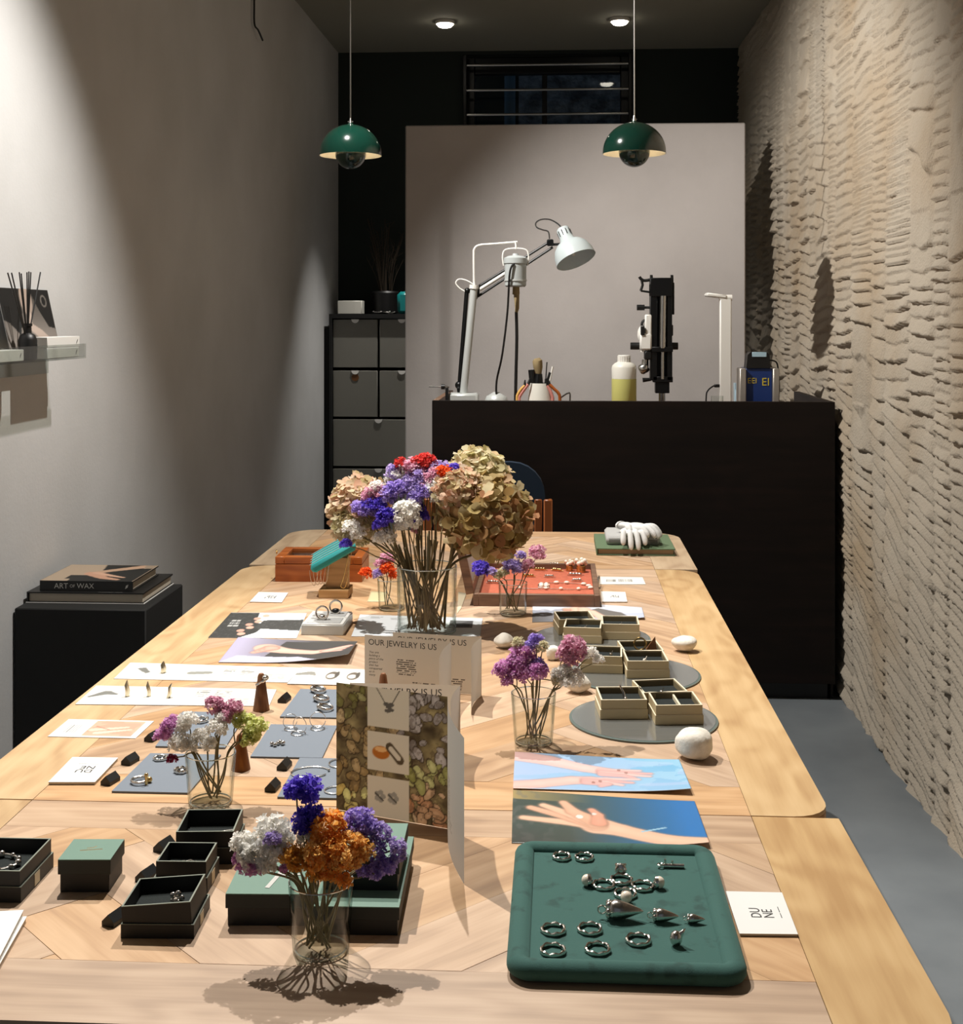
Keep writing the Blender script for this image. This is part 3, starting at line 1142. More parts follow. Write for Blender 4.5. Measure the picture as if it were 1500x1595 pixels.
pliers('pliers with yellow grip at the left of the tool jar', [(818, 600), (812, 606), (807, 614), (806, 621)], MATS['yellow_grip'], (818, 591))
pliers('pliers with pale pink grip against the tool jar', [(823, 598), (817, 606), (811, 615), (809, 622)], MATS['pink_grip'], (826, 588))
pliers('pliers with pink grip right of the tool jar', [(852, 600), (857, 608), (860, 616), (861, 622)], MATS['pink_grip'], (850, 589))
pliers('pliers with brown grip spread far right of the tool jar', [(856, 598), (863, 605), (870, 612), (872, 621)], MATS['orange_wood'], (853, 588))
bit = onD(880, 620)
tag(ob('wire_scrap', MB().tube(smooth_path([(-0.02, 0, 0.08), (0, 0, 0.094), (0.012, 0, 0.1), (0.02, 0, 0.092), (0.014, 0, 0.0)], 5), 0.003, 6), MATS['steel'], loc=(bit.x, Yt, DW)), 'small twist of silver wire right of the pliers', 'wire')
# --- bottle
bo = onD(972, 622, 4.98)
bt = thing('fluid_bottle', (bo.x, 4.98, DW), 'translucent plastic bottle half filled with yellow green fluid', 'bottle')
zt = onD(972, 553, 4.98).z - DW
zs = onD(972, 568, 4.98).z - DW
zl = onD(972, 590, 4.98).z - DW
ob('body', MB().lathe([(0.047, zl + .0005), (0.048, zs - 0.012), (0.045, zs - 0.003), (0.036, zs + 0.006), (0.023, zs + 0.012), (0.023, zs + 0.016)], 28), MATS['frosted'], bt)
ob('liquid', MB().lathe([(0.044, 0), (0.048, 0.006), (0.048, zl), (0, zl)], 28), MATS['liquid'], bt)
cp = MB().lathe([(0.024, zs + 0.012), (0.024, zt - 0.002), (0.022, zt), (0, zt)], 24)
for k in range(20):
    a = 2 * math.pi * k / 20
    cp.box((0.0243 * math.cos(a), 0.0243 * math.sin(a), (zs + zt) / 2 + 0.004), (0.0022, 0.0022, 0.022))
ob('cap', cp, MATS['white_paint'], bt)
# --- microscope
mi0 = onD(1031, 622, 4.98)
mic = thing('microscope', (mi0.x, 4.98, DW), 'black stereo microscope raised on a steel pole on the desk', 'microscope')
L = lambda px, py, Y=4.98: local(mic, onD(px, py, Y))


def mbx(px_0, px_1, py_0, py_1, dy=0.03, yo=0.0, b=0.002, mb=None):
    a, c = L(px_0, py_1), L(px_1, py_0)
    return (mb or MB()).box(((a.x + c.x) / 2, yo, (a.z + c.z) / 2), (c.x - a.x, dy, c.z - a.z), b=b)


ob('pole', MB().cyl((0, 0, 0), (0, 0, L(1031, 605).z), 0.013, 16), MATS['steel'], mic)
ob('foot', MB().lathe([(0.06, 0), (0.06, 0.012), (0.02, 0.018)], 24), MATS['black_metal'], mic)
b_ = mbx(1020, 1042, 592, 612, 0.05)
mbx(1016, 1047, 586, 595, 0.06, mb=b_)
ob('collar', b_, MATS['black_metal'], mic)
b_ = mbx(1012, 1023, 442, 592, 0.06)
mbx(1038, 1046, 442, 592, 0.06, mb=b_)
mbx(1012, 1046, 433, 462, 0.07, mb=b_)
mbx(1014, 1047, 540, 548, 0.075, mb=b_)
mbx(1018, 1044, 445, 592, 0.03, 0.03, mb=b_)
mbx(1045, 1050, 440, 490, 0.03, mb=b_)
mbx(1045, 1048, 506, 523, 0.03, mb=b_)
mbx(1044, 1047, 548, 590, 0.02, mb=b_)
ob('arm_frame', b_, MATS['black_metal'], mic)
vv = Vector((0, -0.026, 0))
ob('gas_strut', MB().cyl(L(1031, 590) + vv, L(1031, 540) + vv, 0.007, 14).cyl(L(1031, 542) + vv, L(1032, 461) + vv, 0.0135, 16), MATS['steel'], mic)
for x in (1014.5, 1046.5):
    ob('pivot_wheel', MB().cyl(L(x - 2, 435), L(x + 2, 435), 0.017, 16), MATS['black_metal'], mic)
b_ = MB().tube(smooth_path([L(1012, 436), L(1003, 437), L(998, 434), L(996, 431)], 4), 0.006, 8)
b_.tube([L(999, 434), L(1001, 444), L(998, 453)], 0.005, 8)
b_.tube([L(998, 453), L(1012, 455)], 0.004, 8)
ob('eyepiece_guard', b_, MATS['black'], mic)
ob('focus_knob', MB().cyl(L(992, 479), L(1004, 479), 0.011, 12).cyl(L(1003, 479), L(1014, 479), 0.005, 8), MATS['black'], mic)
ob('focus_knob', MB().cyl(L(982, 539), L(996, 539), 0.014, 14), MATS['black'], mic)
ob('focus_knob', MB().cyl(L(1047, 539), L(1056, 539), 0.014, 14), MATS['black'], mic)
b_ = mbx(996, 1014, 519, 545, 0.06, -0.01, 0.006)
mbx(1004, 1014, 490, 522, 0.05, -0.01, 0.004, mb=b_)
b_.ball(L(1000, 521), (0.018, 0.03, 0.034), 14, 10)
b_.cyl(L(1005, 548), L(1005, 540), 0.02, 14)
ob('optics_body', b_, MATS['white_paint'], mic)
b_ = MB().tube(smooth_path([L(1010, 498), L(1002, 500), L(1000, 507), L(1006, 512)], 4), 0.005, 8)
mbx(1003, 1014, 546, 560, 0.05, -0.01, 0.004, mb=b_)
b_.cyl(L(1001, 592), L(1014, 591), 0.009, 10, 0.006)
mbx(997, 1003, 508, 522, 0.03, -0.03, 0.002, mb=b_)
ob('black_fittings', b_, MATS['black'], mic)
b_ = MB().cyl(L(1005, 560), L(1005, 578), 0.013, 14)
b_.lathe([(0.016, 0.008), (0.02, 0.0), (0.02, -0.02), (0.014, -0.028)], 16, Matrix.Translation(L(1006, 572)) @ Matrix.Rotation(R(60), 4, 'Y'))
ob('objective', b_, MATS['steel'], mic)
# --- white LED lamp
le0 = onD(1130, 622, 4.93)
led = thing('folding_led_lamp', (le0.x, 4.93, DW), 'slim white folding lamp column next to the blue device', 'lamp')
L = lambda px, py, Y=4.93: local(led, onD(px, py, Y))
ztop = L(1130, 464).z
ob('column', MB().box((0, 0, ztop / 2), (0.044, 0.022, ztop), b=0.004), MATS['white_paint'], led)
Mh = Matrix.Translation((-0.012, 0, ztop + 0.006)) @ Matrix.Rotation(R(7), 4, 'Y')
ob('head', MB().box((-0.022, 0.03, 0.0), (0.075, 0.09, 0.014), Mh, b=0.004), MATS['white_paint'], led)
ob('hinge', MB().cyl((-0.024, 0, ztop), (0.024, 0, ztop), 0.012, 14), MATS['white_paint'], led)
ob('plug', MB().box((-0.032, 0, L(1120, 601).z), (0.022, 0.01, 0.012), b=0.002), MATS['black'], led)
ob('cable', MB().tube(smooth_path([(-0.04, 0, L(1120, 601).z), L(1110, 602), L(1103, 608), L(1100, 618), Vector((L(1100, 618).x, 0, 0.002))], 6), 0.0028, 6), MATS['black'], led)
gj = onD(1117, 622, 4.88)
tag(ob('small_glass', MB().lathe([(0.02, 0), (0.023, 0.004), (0.023, 0.096), (0.0215, 0.096), (0.0215, 0.006), (0, 0.006)], 20), MATS['vase_glass'], loc=(gj.x, 4.88, DW)), 'small clear glass in front of the white folding lamp', 'glass')
# --- blue device
bd0 = onD(1180, 622, 4.95)
bd = thing('blue_device', (bd0.x, 4.95, DW), 'blue boxed device with silver side rails on the desk end', 'device')
L = lambda px, py, Y=4.95: local(bd, onD(px, py, Y))
zt = L(1180, 573).z
ob('body', MB().box((0, 0.03, zt / 2), (0.1, 0.13, zt), b=0.003), MATS['blue_paint'], bd)
for sx in (-1, 1):
    ob('rail', MB().box((sx * 0.062, 0.0, zt / 2), (0.024, 0.1, zt), b=0.003), MATS['alu'], bd)
text('EEl', 0.032, MATS['yellow_ink'], bd, (-0.042, -0.0362, L(1160, 588).z), (1, 0, 0), (0, 0, 1))
text('EI', 0.025, MATS['yellow_ink'], bd, (0.012, -0.0362, L(1160, 588).z), (1, 0, 0), (0, 0, 1))
pk = thing('label_printer', (bd0.x - 0.003, 4.95, DW + zt), 'small black device with pale screen on top of the blue box', 'device')
ob('body', MB().prism([(-0.045, 0), (0.045, 0), (0.042, 0.052), (0.03, 0.062), (-0.028, 0.062), (-0.04, 0.05)], -0.03, 0.04, Matrix.Rotation(R(90), 4, 'X')), MATS['black'], pk)
ob('screen', MB().box((0.003, 0.031 - 0.062 + 0.0, 0.052), (0.054, 0.004, 0.018), Matrix.Translation((0, -0.0105, 0)), b=0.001), MATS['screen'], pk)
ob('cord', MB().tube(smooth_path([(0.045, 0, 0.03), (0.075, 0, 0.02), (0.082, 0, -0.03), (0.085, 0, -0.08), (0.078, 0, -0.15), (0.078, 0, -zt + 0.003)], 6), 0.003, 6), MATS['black'], pk)
bp = onD(1150, 622, 5.06)
tag(ob('paper_pack', MB().box((0, 0, 0.066), (0.03, 0.05, 0.132), b=0.002).box((0, 0, 0.125), (0.031, 0.051, 0.022)), MATS['screen'], loc=(bp.x, 5.06, DW)), 'narrow pale blue paper pack behind the blue device', 'pack')

# =================================================================== PENDANTS
for i, (px, ytop, yrim, ybot) in enumerate(((546, 192, 241, 264), (988, 188, 238, 262))):
    Yp = 4.72
    c = PY(px, yrim, Yp)
    pd = thing('pendant_lamp', c, ('left' if i == 0 else 'right') + ' dark green domed pendant lamp with half ball below', 'pendant lamp', 'green pendant lamps')
    rr = 0.1155
    hh = 0.112
    prof = [(rr * math.cos(R(a)), hh * math.sin(R(a))) for a in range(0, 90, 6)] + [(0.012, hh), (0.008, hh + 0.004), (0, hh + 0.004)]
    ob('shade', MB().lathe([(rr, -0.004)] + prof, 48, cap=False), MATS['green_enamel'], pd)
    inn = [((rr - 0.002) * math.cos(R(a)), (hh - 0.002) * math.sin(R(a))) for a in range(0, 90, 6)] + [(0, hh - 0.002)]
    ob('shade_lining', MB().lathe([(rr, -0.004), (rr - 0.002, -0.004)] + inn, 48, cap=False), MATS['white_enamel'], pd)
    rb = 0.057
    ob('lower_ball', MB().lathe([(0, -rb + 0.004)] + [(rb * math.cos(R(a)), rb * math.sin(R(a)) + 0.004) for a in range(-84, 7, 6)] + [(rb * .96, 0.012)], 36, cap=False), MATS['green_enamel'], pd)
    ob('ball_lining', MB().lathe([(0, -rb + 0.007)] + [((rb - .003) * math.cos(R(a)), (rb - .003) * math.sin(R(a)) + 0.004) for a in range(-84, 7, 6)], 36, cap=False), MATS['white_enamel'], pd)
    ob('bulb', MB().ball((0, 0, 0.025), (0.016, 0.016, 0.024), 14, 10), MATS['bulb_glow'], pd)
    ob('bracket', MB().cyl((0, 0, 0.05), (0, 0, hh), 0.01, 10).cyl((-rb + 0.004, 0, 0.008), (-0.03, 0, hh * 0.9), 0.002, 6).cyl((rb - 0.004, 0, 0.008), (0.03, 0, hh * 0.9), 0.002, 6), MATS['steel'], pd)
    ob('cord_grip', MB().tube([(0, 0, hh), (0, 0, hh + 0.01), (0, 0, hh + 0.024)], [0.008, 0.006, 0.003], 10).cyl((-0.01, 0, hh + 0.01), (0.01, 0, hh + 0.01), 0.003, 6), MATS['steel'], pd)
    ob('cord', MB().cyl((0, 0, hh + 0.02), (0, 0, ZC - c.z), 0.0028, 8), MATS['steel'], pd)
    ob('ceiling_rose', MB().lathe([(0.05, ZC - c.z), (0.05, ZC - c.z - 0.02), (0.02, ZC - c.z - 0.03), (0, ZC - c.z - 0.03)], 20), MATS['green_enamel'], pd)
    pl = bpy.data.lights.new('pendant_bulb', 'POINT')
    pl.energy = 0.9
    pl.color = (1, 0.86, 0.66)
    pl.shadow_soft_size = 0.012
    po = bpy.data.objects.new('pendant_bulb', pl)
    COL.objects.link(po)
    po.location = c + Vector((0, 0, 0.058))

# =================================================================== DRAWER CABINET AND TOP
CY = 6.98
cx0 = PY(513, 490, CY).x
cab_w = 0.54
cz = PY(560, 489, CY).z
cab = thing('drawer_cabinet', (cx0 + cab_w / 2, CY, 0), 'black framed cabinet with grey drawers behind the partition', 'cabinet')
body = MB()
body.box((-cab_w / 2 + 0.008, 0.2, cz / 2), (0.016, 0.42, cz))
body.box((cab_w / 2 - 0.008, 0.2, cz / 2), (0.016, 0.42, cz))
body.box((0, 0.2, cz - 0.012), (cab_w - 0.032, 0.42, 0.024))
body.box((0, 0.4, cz / 2), (cab_w - 0.032, 0.02, cz - 0.06))
body.box((0, 0.2, 0.03), (cab_w - 0.032, 0.4, 0.06))
ob('carcass', body, MATS['black_matt'], cab)
rows = [(497, 573), (577, 650), (653, 727), (730, 804), (807, 881), (884, 958)]
for r_, (ya, yb) in enumerate(rows):
    za, zb = PY(560, ya, CY).z, max(0.075, PY(560, yb, CY).z)
    spans = ((-cab_w / 2 + 0.019, -0.006), (0.006, cab_w / 2 - 0.019)) if r_ < 2 else ((-cab_w / 2 + 0.019, cab_w / 2 - 0.019),)
    for (xa, xb) in spans:
        d = ob('drawer', MB().box(((xa + xb) / 2, 0.19, (za + zb) / 2), (xb - xa, 0.36, za - zb - 0.004), b=0.002), MATS['drawer_grey'], cab)
        ob('pull_tab', MB().prism([(-0.021, 0.0)] + arc((0, 0), 0.021, 180, 360, 8)[1:], -0.002, 0.004, Matrix.Translation(((xa + xb) / 2, 0.008, za - 0.001)) @ Matrix.Rotation(R(90), 4, 'X')), MATS['white_paint'], d)
    if r_ == 1:
        ob('round_sticker', MB().lathe([(0.02, 0), (0.02, 0.003), (0, 0.003)], 20, Matrix.Translation((spans[0][0] / 2 + spans[0][1] / 2, 0.0105, PY(554, 588, CY).z)) @ Matrix.Rotation(R(90), 4, 'X')), MATS['walnut'], cab)
tag(ob('dark_board', MB().box((0, 0, 0.665), (0.03, 0.3, 1.33), b=0.002), MATS['black_matt'], loc=(cx0 - 0.02, CY + 0.16, 0)), 'narrow dark board leaning beside the drawer cabinet', 'board')
wb = PY(546, 487, CY + 0.12)
tag(ob('white_box', MB().box((0, 0, 0.037), (0.135, 0.1, 0.074), b=0.003).box((0.028, -0.0505, 0.037), (0.002, 0.001, 0.072)), MATS['frosted'], loc=(wb.x, CY + 0.14, cz)), 'small plain white box on the drawer cabinet', 'box')
kk = thing('key_bunch', (PY(597, 487, CY + 0.06).x, CY + 0.07, cz), 'tangled bunch of metal keys and clips on the cabinet top', 'keys')
for k in range(7):
    a = random.uniform(0, math.pi)
    x, y, z = random.uniform(-0.06, 0.07), random.uniform(-0.02, 0.04), 0.006 + 0.006 * random.random()
    ob('key', MB().box((0, 0, 0), (0.045, 0.009, 0.004), Matrix.Translation((x, y, z)) @ Matrix.Rotation(a, 4, 'Z') @ Matrix.Rotation(0.25 * random.random(), 4, 'Y'), b=0.001), MATS['steel'], kk)
pot = thing('dried_branch_pot', (PY(600, 470, CY + 0.25).x, CY + 0.27, cz), 'black pot of dry thin branches on the drawer cabinet', 'potted plant')
ob('pot', MB().lathe([(0.05, 0), (0.075, 0.01), (0.08, 0.12), (0.072, 0.13), (0.066, 0.12), (0, 0.115)], 24), MATS['black'], pot)
br = MB()
for k in range(34):
    a = random.uniform(0, 2 * math.pi)
    h_ = random.uniform(0.2, 0.44)
    rad = random.uniform(0.02, 0.12)
    p = [Vector((0.03 * math.cos(a), 0.03 * math.sin(a), 0.11)), Vector((rad * .5 * math.cos(a), rad * .5 * math.sin(a), 0.11 + h_ * .5)), Vector((rad * math.cos(a + .3), rad * math.sin(a + .3), 0.11 + h_))]
    br.tube(smooth_path(p, 4), [0.0016] * 9, 4)
    for q in range(3):
        s0 = p[1].lerp(p[2], random.random())
        br.tube([s0, s0 + Vector((random.uniform(-.04, .04), random.uniform(-.03, .03), random.uniform(0.01, .05)))], 0.001, 4)
ob('branches', br, MATS['dry_twig'], pot, smooth=None)
tc_ = PY(626, 477, CY + 0.1)
tag(ob('teal_case', MB().box((0, 0, 0.062), (0.08, 0.05, 0.124), b=0.018), MATS['teal_plastic'], loc=(tc_.x + 0.015, CY + 0.1, cz)), 'rounded teal case on the cabinet by the partition edge', 'case')

# =================================================================== CHAIR
ch = thing('armchair', (PY(756, 700, 4.22).x, 4.2, 0), 'wooden chair with navy padded back behind the flowers', 'chair')
for sx in (-1, 1):
    ob('rear_post', MB().box((sx * 0.205, 0.17, 0.385), (0.03, 0.03, 0.77), b=0.004), MATS['chair_wood'], ch)
    ob('front_post', MB().box((sx * 0.205, -0.2, 0.225), (0.03, 0.03, 0.45), b=0.004), MATS['chair_wood'], ch)
    ob('side_rail', MB().box((sx * 0.205, -0.015, 0.40), (0.024, 0.36, 0.05), b=0.003), MATS['chair_wood'], ch)
for sx in (-1, 1):
    ob('back_splat', MB().box((sx * 0.172, 0.172, 0.6), (0.026, 0.024, 0.34), b=0.003), MATS['chair_wood'], ch)
ob('seat', MB().box((0, -0.02, 0.445), (0.38, 0.4, 0.05), b=0.018), MATS['navy'], ch)
ob('back_pad', MB().prism([(-0.19, 0.62), (0.19, 0.62), (0.195, 0.76)] + arc((0.08, 0.78), 0.115, 0, 90, 6) + arc((-0.08, 0.78), 0.115, 90, 180, 6) + [(-0.195, 0.76)], -0.205, -0.165, Matrix.Rotation(R(90), 4, 'X')), MATS['navy'], ch)

# =================================================================== PEDESTAL AND BOOKS
zp = 0.702
p0, p1, p2 = P(23.7, 947, zp), P(228, 950.6, zp), P(288, 910, zp)
pdw, pdd = p1.x - XL - 0.006, p2.y - p1.y
pe = thing('plinth', (XL + 0.004 + pdw / 2, (p0.y + p1.y) / 2 + pdd / 2, 0), 'black square display plinth against the left wall', 'plinth')
ob('block', MB().box((0, 0, zp / 2), (pdw, pdd, zp), b=0.003), MATS['black_matt'], pe)


def book(name, label, TLp, w_, d_, th, rz, cover, page, spine_left=True, loc=None, cat='book', group=None):
    t = thing(name, loc, label, cat, group, rz)
    c = MB()
    c.box((0, 0, 0.0015), (w_, d_, 0.003))
    c.box((0, 0, th - 0.0015), (w_, d_, 0.003))
    if spine_left:
        c.box((0, -d_ / 2 + 0.0015, th / 2), (w_, 0.003, th - 0.0058))
        pg = MB().box((0, 0.0, th / 2), (w_ - 0.012, d_ - 0.008, th - 0.0062))
    else:
        c.box((-w_ / 2 + 0.0015, 0, th / 2), (0.003, d_, th - 0.0058))
        pg = MB().box((0.0, 0, th / 2), (w_ - 0.008, d_ - 0.012, th - 0.0062))
    ob('cover', c, cover, t)
    ob('pages', pg, page, t)
    return t


bk1 = P(132, 942, zp)
sc1 = 2.95 / 2000
f0, f1 = P(43, 938, zp), P(222, 942, zp)
bw1 = (f1 - f0).length
bb = book('art_book', 'large pale edged book at the bottom of the plinth stack', None, bw1, 0.235, 0.026, 0.0, MATS['book_black'], MATS['page'], False,
          loc=Vector(((f0.x + f1.x) / 2, (f0.y + f1.y) / 2 + 0.118, zp)))
ob('back_board', MB().box((0, 0, 0.0008), (bw1 + 0.004, 0.238, 0.0016)), MATS['paper'], bb)
text('', 0, None, None, None, (1, 0, 0), (0, 1, 0)) if False else None
zb2 = zp + 0.026
f0, f1 = P(61, 921, zb2), P(207, 922, zb2)
bw2 = (f1 - f0).length
b2 = book('wax_book', 'black spined book titled ART of WAX lying on top', None, bw2, 0.2, 0.025, 0.0, MATS['book_black'], MATS['page'], True,
          loc=Vector(((f0.x + f1.x) / 2, (f0.y + f1.y) / 2 + 0.101, zb2)))
text('ART', bw2 * 0.15, MATS['silver_ink'], b2, (-bw2 * 0.345, -0.1003, 0.0195), (1, 0, 0), (0, 0, 1))
text('OF', bw2 * 0.055, MATS['silver_ink'], b2, (-bw2 * 0.175, -0.1003, 0.0165), (1, 0, 0), (0, 0, 1))
text('WAX', bw2 * 0.185, MATS['silver_ink'], b2, (-bw2 * 0.1, -0.1003, 0.0195), (1, 0, 0), (0, 0, 1))
ob('spine_mark', MB().prism([(0, 0), (0.006, 0.004), (0.008, 0.011), (0.002, 0.008)], 0, 0.0003, Matrix.Translation((bw2 * 0.42, -0.1003, 0.007)) @ Matrix.Rotation(R(90), 4, 'X')), MATS['silver_ink'], b2)


def pc_wax(p):
    p.grad((p.U * 0.3 + p.V * 0.0), (176, 156, 134), (160, 138, 116))
    p.poly([(0.42, 1), (1, 1), (1, 0), (0.3, 0), (0.28, 0.12), (0.5, 0.5)], (24, 24, 22))
    p.cap([(0.86, 0.9), (0.55, 0.62), (0.42, 0.45)], [0.09, 0.07, 0.06], (186, 152, 126))
    p.cap([(0.42, 0.45), (0.62, 0.2), (0.8, 0.1)], [0.1, 0.06, 0.035], (196, 150, 124))
    p.cap([(0.45, 0.5), (0.68, 0.32), (0.84, 0.22)], [0.05, 0.04, 0.02], (206, 164, 138))
    p.rect(0.22, 0.4, 0.12, 0.34, (30, 30, 28))
    p.poly([(0.86, 1), (1, 1), (1, 0.8), (0.9, 0.78)], (150, 132, 112))


zc = 0.0254
hx, hy = bw2 / 2, 0.1
sheet('cover_print', (b2.location + Vector((-hx, hy, zc))), (b2.location + Vector((hx, hy, zc))), (b2.location + Vector((hx, -hy, zc))), (b2.location + Vector((-hx, -hy, zc))), pc_wax, 70, 60, parent=b2, thick=0.0002)
text('______ ___', 0.06, MATS['silver_ink'], bb, (0.03, -0.112, 0.0262), (1, 0, 0), (0, 1, 0))

# =================================================================== WALL SHELF
SXf = XL + 0.10
s0, s1 = PX(0, 568, SXf), PX(134, 558, SXf)
shz = (s0.z + s1.z) / 2
shY0, shY1 = s0.y - 0.35, s1.y
sh = thing('acrylic_shelf', (XL, (shY0 + shY1) / 2, shz), 'clear acrylic ledge fixed to the left wall', 'shelf')
sl = shY1 - shY0
ob('ledge', MB().box((0.05, 0, 0.002), (0.1, sl, 0.004)), MATS['acrylic'], sh)
ob('front_lip', MB().box((0.098, 0, 0.02), (0.004, sl, 0.032)), MATS['acrylic'], sh)
ob('back_plate', MB().box((0.0025, 0, -0.02), (0.004, sl, 0.036)), MATS['acrylic'], sh)
zs_ = shz + 0.0045
sm = thing('leaning_photo', (XL + 0.03, PX(42, 540, XL + 0.03).y, zs_), 'dark portrait photo card leaning on the wall shelf', 'photo card')


def pc_hair(p):
    p.grad(p.V, (176, 166, 158), (60, 56, 52))
    p.poly([(0, 1), (1, 1), (1, 0.42), (0.86, 0.45), (0.72, 0.7), (0.62, 0.95), (0.4, 1), (0.36, 0.5), (0.24, 0.36), (0.1, 0.5), (0, 0.55)], (24, 23, 22))
    p.ell(0.5, 0.85, 0.13, 0.25, (168, 150, 138))
    p.cap([(0.52, 0.62), (0.5, 0.45), (0.7, 0.32), (0.9, 0.12), (0.92, 0)], [0.05, 0.06, 0.08, 0.1, 0.12], (190, 172, 160))
    p.cap([(0.3, 0.5), (0.24, 0.3), (0.3, 0.1)], 0.03, (40, 42, 42))
    p.ell(0.86, 0.83, 0.07, 0.1, (110, 104, 98))
    p.ell(0.86, 0.83, 0.045, 0.07, (24, 23, 22))


a, b_ = PX(3, 560, XL + 0.02), PX(81, 556, XL + 0.02)
ztop_ = PX(42, 450, XL + 0.012).z
sheet('print', Vector((XL + 0.008, a.y, ztop_)), Vector((XL + 0.008, b_.y, ztop_)), Vector((XL + 0.045, b_.y, zs_)), Vector((XL + 0.045, a.y, zs_)), pc_hair, 70, 80, parent=sm, thick=0.002)
dfY = PX(43, 545, XL + 0.07).y
df = thing('reed_diffuser', (XL + 0.07, dfY, zs_), 'black reed diffuser bottle with black sticks on the shelf', 'diffuser')
ob('bottle', MB().lathe([(0.018, 0), (0.021, 0.003), (0.021, 0.045), (0.017, 0.056), (0.009, 0.061), (0.0085, 0.076), (0.0105, 0.077), (0.0105, 0.083), (0.006, 0.083)], 24), MATS['black'], df)
for k, (px_, py_) in enumerate(((12, 425), (18, 425), (30, 424), (33, 426), (42, 424), (45, 423), (48, 424), (63, 424))):
    tip = PX(px_, py_, XL + 0.07) - df.location
    ob('reed', MB().cyl((0.0, (tip.y) * -0.12, 0.02), tip, 0.0016, 6), MATS['black'], df)
ob('matt_label', MB().box((0.0205, 0.0, 0.025), (0.001, 0.01, 0.02)), MATS['black_matt'], df)  # small matt black plate on the bottle side


def shelf_box(label, y0_, y1_, z_, x_=0.07):
    t = thing('white_soap_box', (XL + x_, (y0_ + y1_) / 2, z_), label, 'box', 'white boxes on the wall shelf')
    ob('carton', MB().box((0, 0, 0.0125), (0.04, y1_ - y0_, 0.025), b=0.001), MATS['paper'], t)
    ob('feather_mark', MB().prism([(0, 0), (0.003, 0.002), (0.009, 0.01), (0.0075, 0.012), (0.002, 0.006)], 0, 0.0003, Matrix.Translation((0.0202, (y1_ - y0_) / 2 - 0.022, 0.006)) @ Matrix.Rotation(R(90), 4, 'Z') @ Matrix.Rotation(R(90), 4, 'X')), MATS['ink'], t)
    return t


ya, yb = PX(74, 555, XL + 0.09).y, PX(124, 550, XL + 0.09).y
shelf_box('white carton with feather mark under another at the shelf end', ya, yb - 0.004, zs_)
shelf_box('upper white carton with feather mark stacked at the shelf end', ya, yb, zs_ + 0.0255)
ya, yb = PX(0, 555, XL + 0.09).y - 0.12, PX(35, 560, XL + 0.09).y
shelf_box('white carton with feather mark left of the reed diffuser', ya, yb, zs_, 0.073)

# =================================================================== TABLE ITEMS: helpers
Z1 = T + 0.0008


def flat_sheet(name, label, cat, c4, paint, nu=70, nv=50, curl=None, z=Z1, group=None, m=None, thick=0.0006):
    q = [P(*p, z) for p in c4]
    o = sheet(name, *q, paint, nu, nv, curl, m=m, thick=thick)
    return tag(o, label, cat, group)


def block_from(name, c4, th, m, label, cat, z=T, group=None, side=None):
    q = [P(*p, z + th) for p in c4]
    c = (q[0] + q[1] + q[2] + q[3]) / 4
    poly = [((p - c).x, (p - c).y) for p in (q[3], q[2], q[1], q[0])]
    t = thing(name, (c.x, c.y, z), label, cat, group)
    return t, poly, c


SKIN = (232, 186, 164)


def pc_hands_blue(p):
    p.grad(p.V * 0.5 + p.U * 0.5, (176, 200, 232), (118, 186, 224))
    p.mix((vn(p.U * 4, p.V * 9, 2) > 0.55) * 0.35, (206, 206, 236))
    p.mix(np.clip((p.U - 0.55) * 3, 0, 1) * (fbm(p.U * 5, p.V * 4, 5) > 0.45) * 0.4, (190, 222, 240))
    s1_, s2_ = (240, 196, 190), (232, 176, 172)
    p.limb([(-0.05, 0.92), (0.2, 0.8), (0.42, 0.62), (0.55, 0.55)], [0.14, 0.13, 0.1, 0.1], s1_)
    for k, (u, v) in enumerate(((0.74, 0.6), (0.8, 0.51), (0.79, 0.43), (0.7, 0.38))):
        p.limb([(0.52, 0.58 - k * 0.04), (0.64, 0.59 - k * 0.05), (u, v)], [0.05, 0.036, 0.022], s1_ if k % 2 == 0 else s2_)
    p.limb([(-0.05, 0.06), (0.15, 0.14), (0.34, 0.26), (0.45, 0.28)], [0.1, 0.1, 0.1, 0.1], (238, 190, 180))
    for k, (u, v) in enumerate(((0.72, 0.34), (0.68, 0.24), (0.62, 0.17), (0.5, 0.12))):
        p.limb([(0.42, 0.3 - k * 0.03), (0.54, 0.33 - k * 0.05), (u, v)], [0.05, 0.036, 0.022], s2_ if k % 2 else s1_)
    for u, v in ((0.62, 0.6), (0.66, 0.53), (0.5, 0.26), (0.46, 0.22)):
        p.ell(u, v, 0.012, 0.035, (150, 110, 100), 0.7)


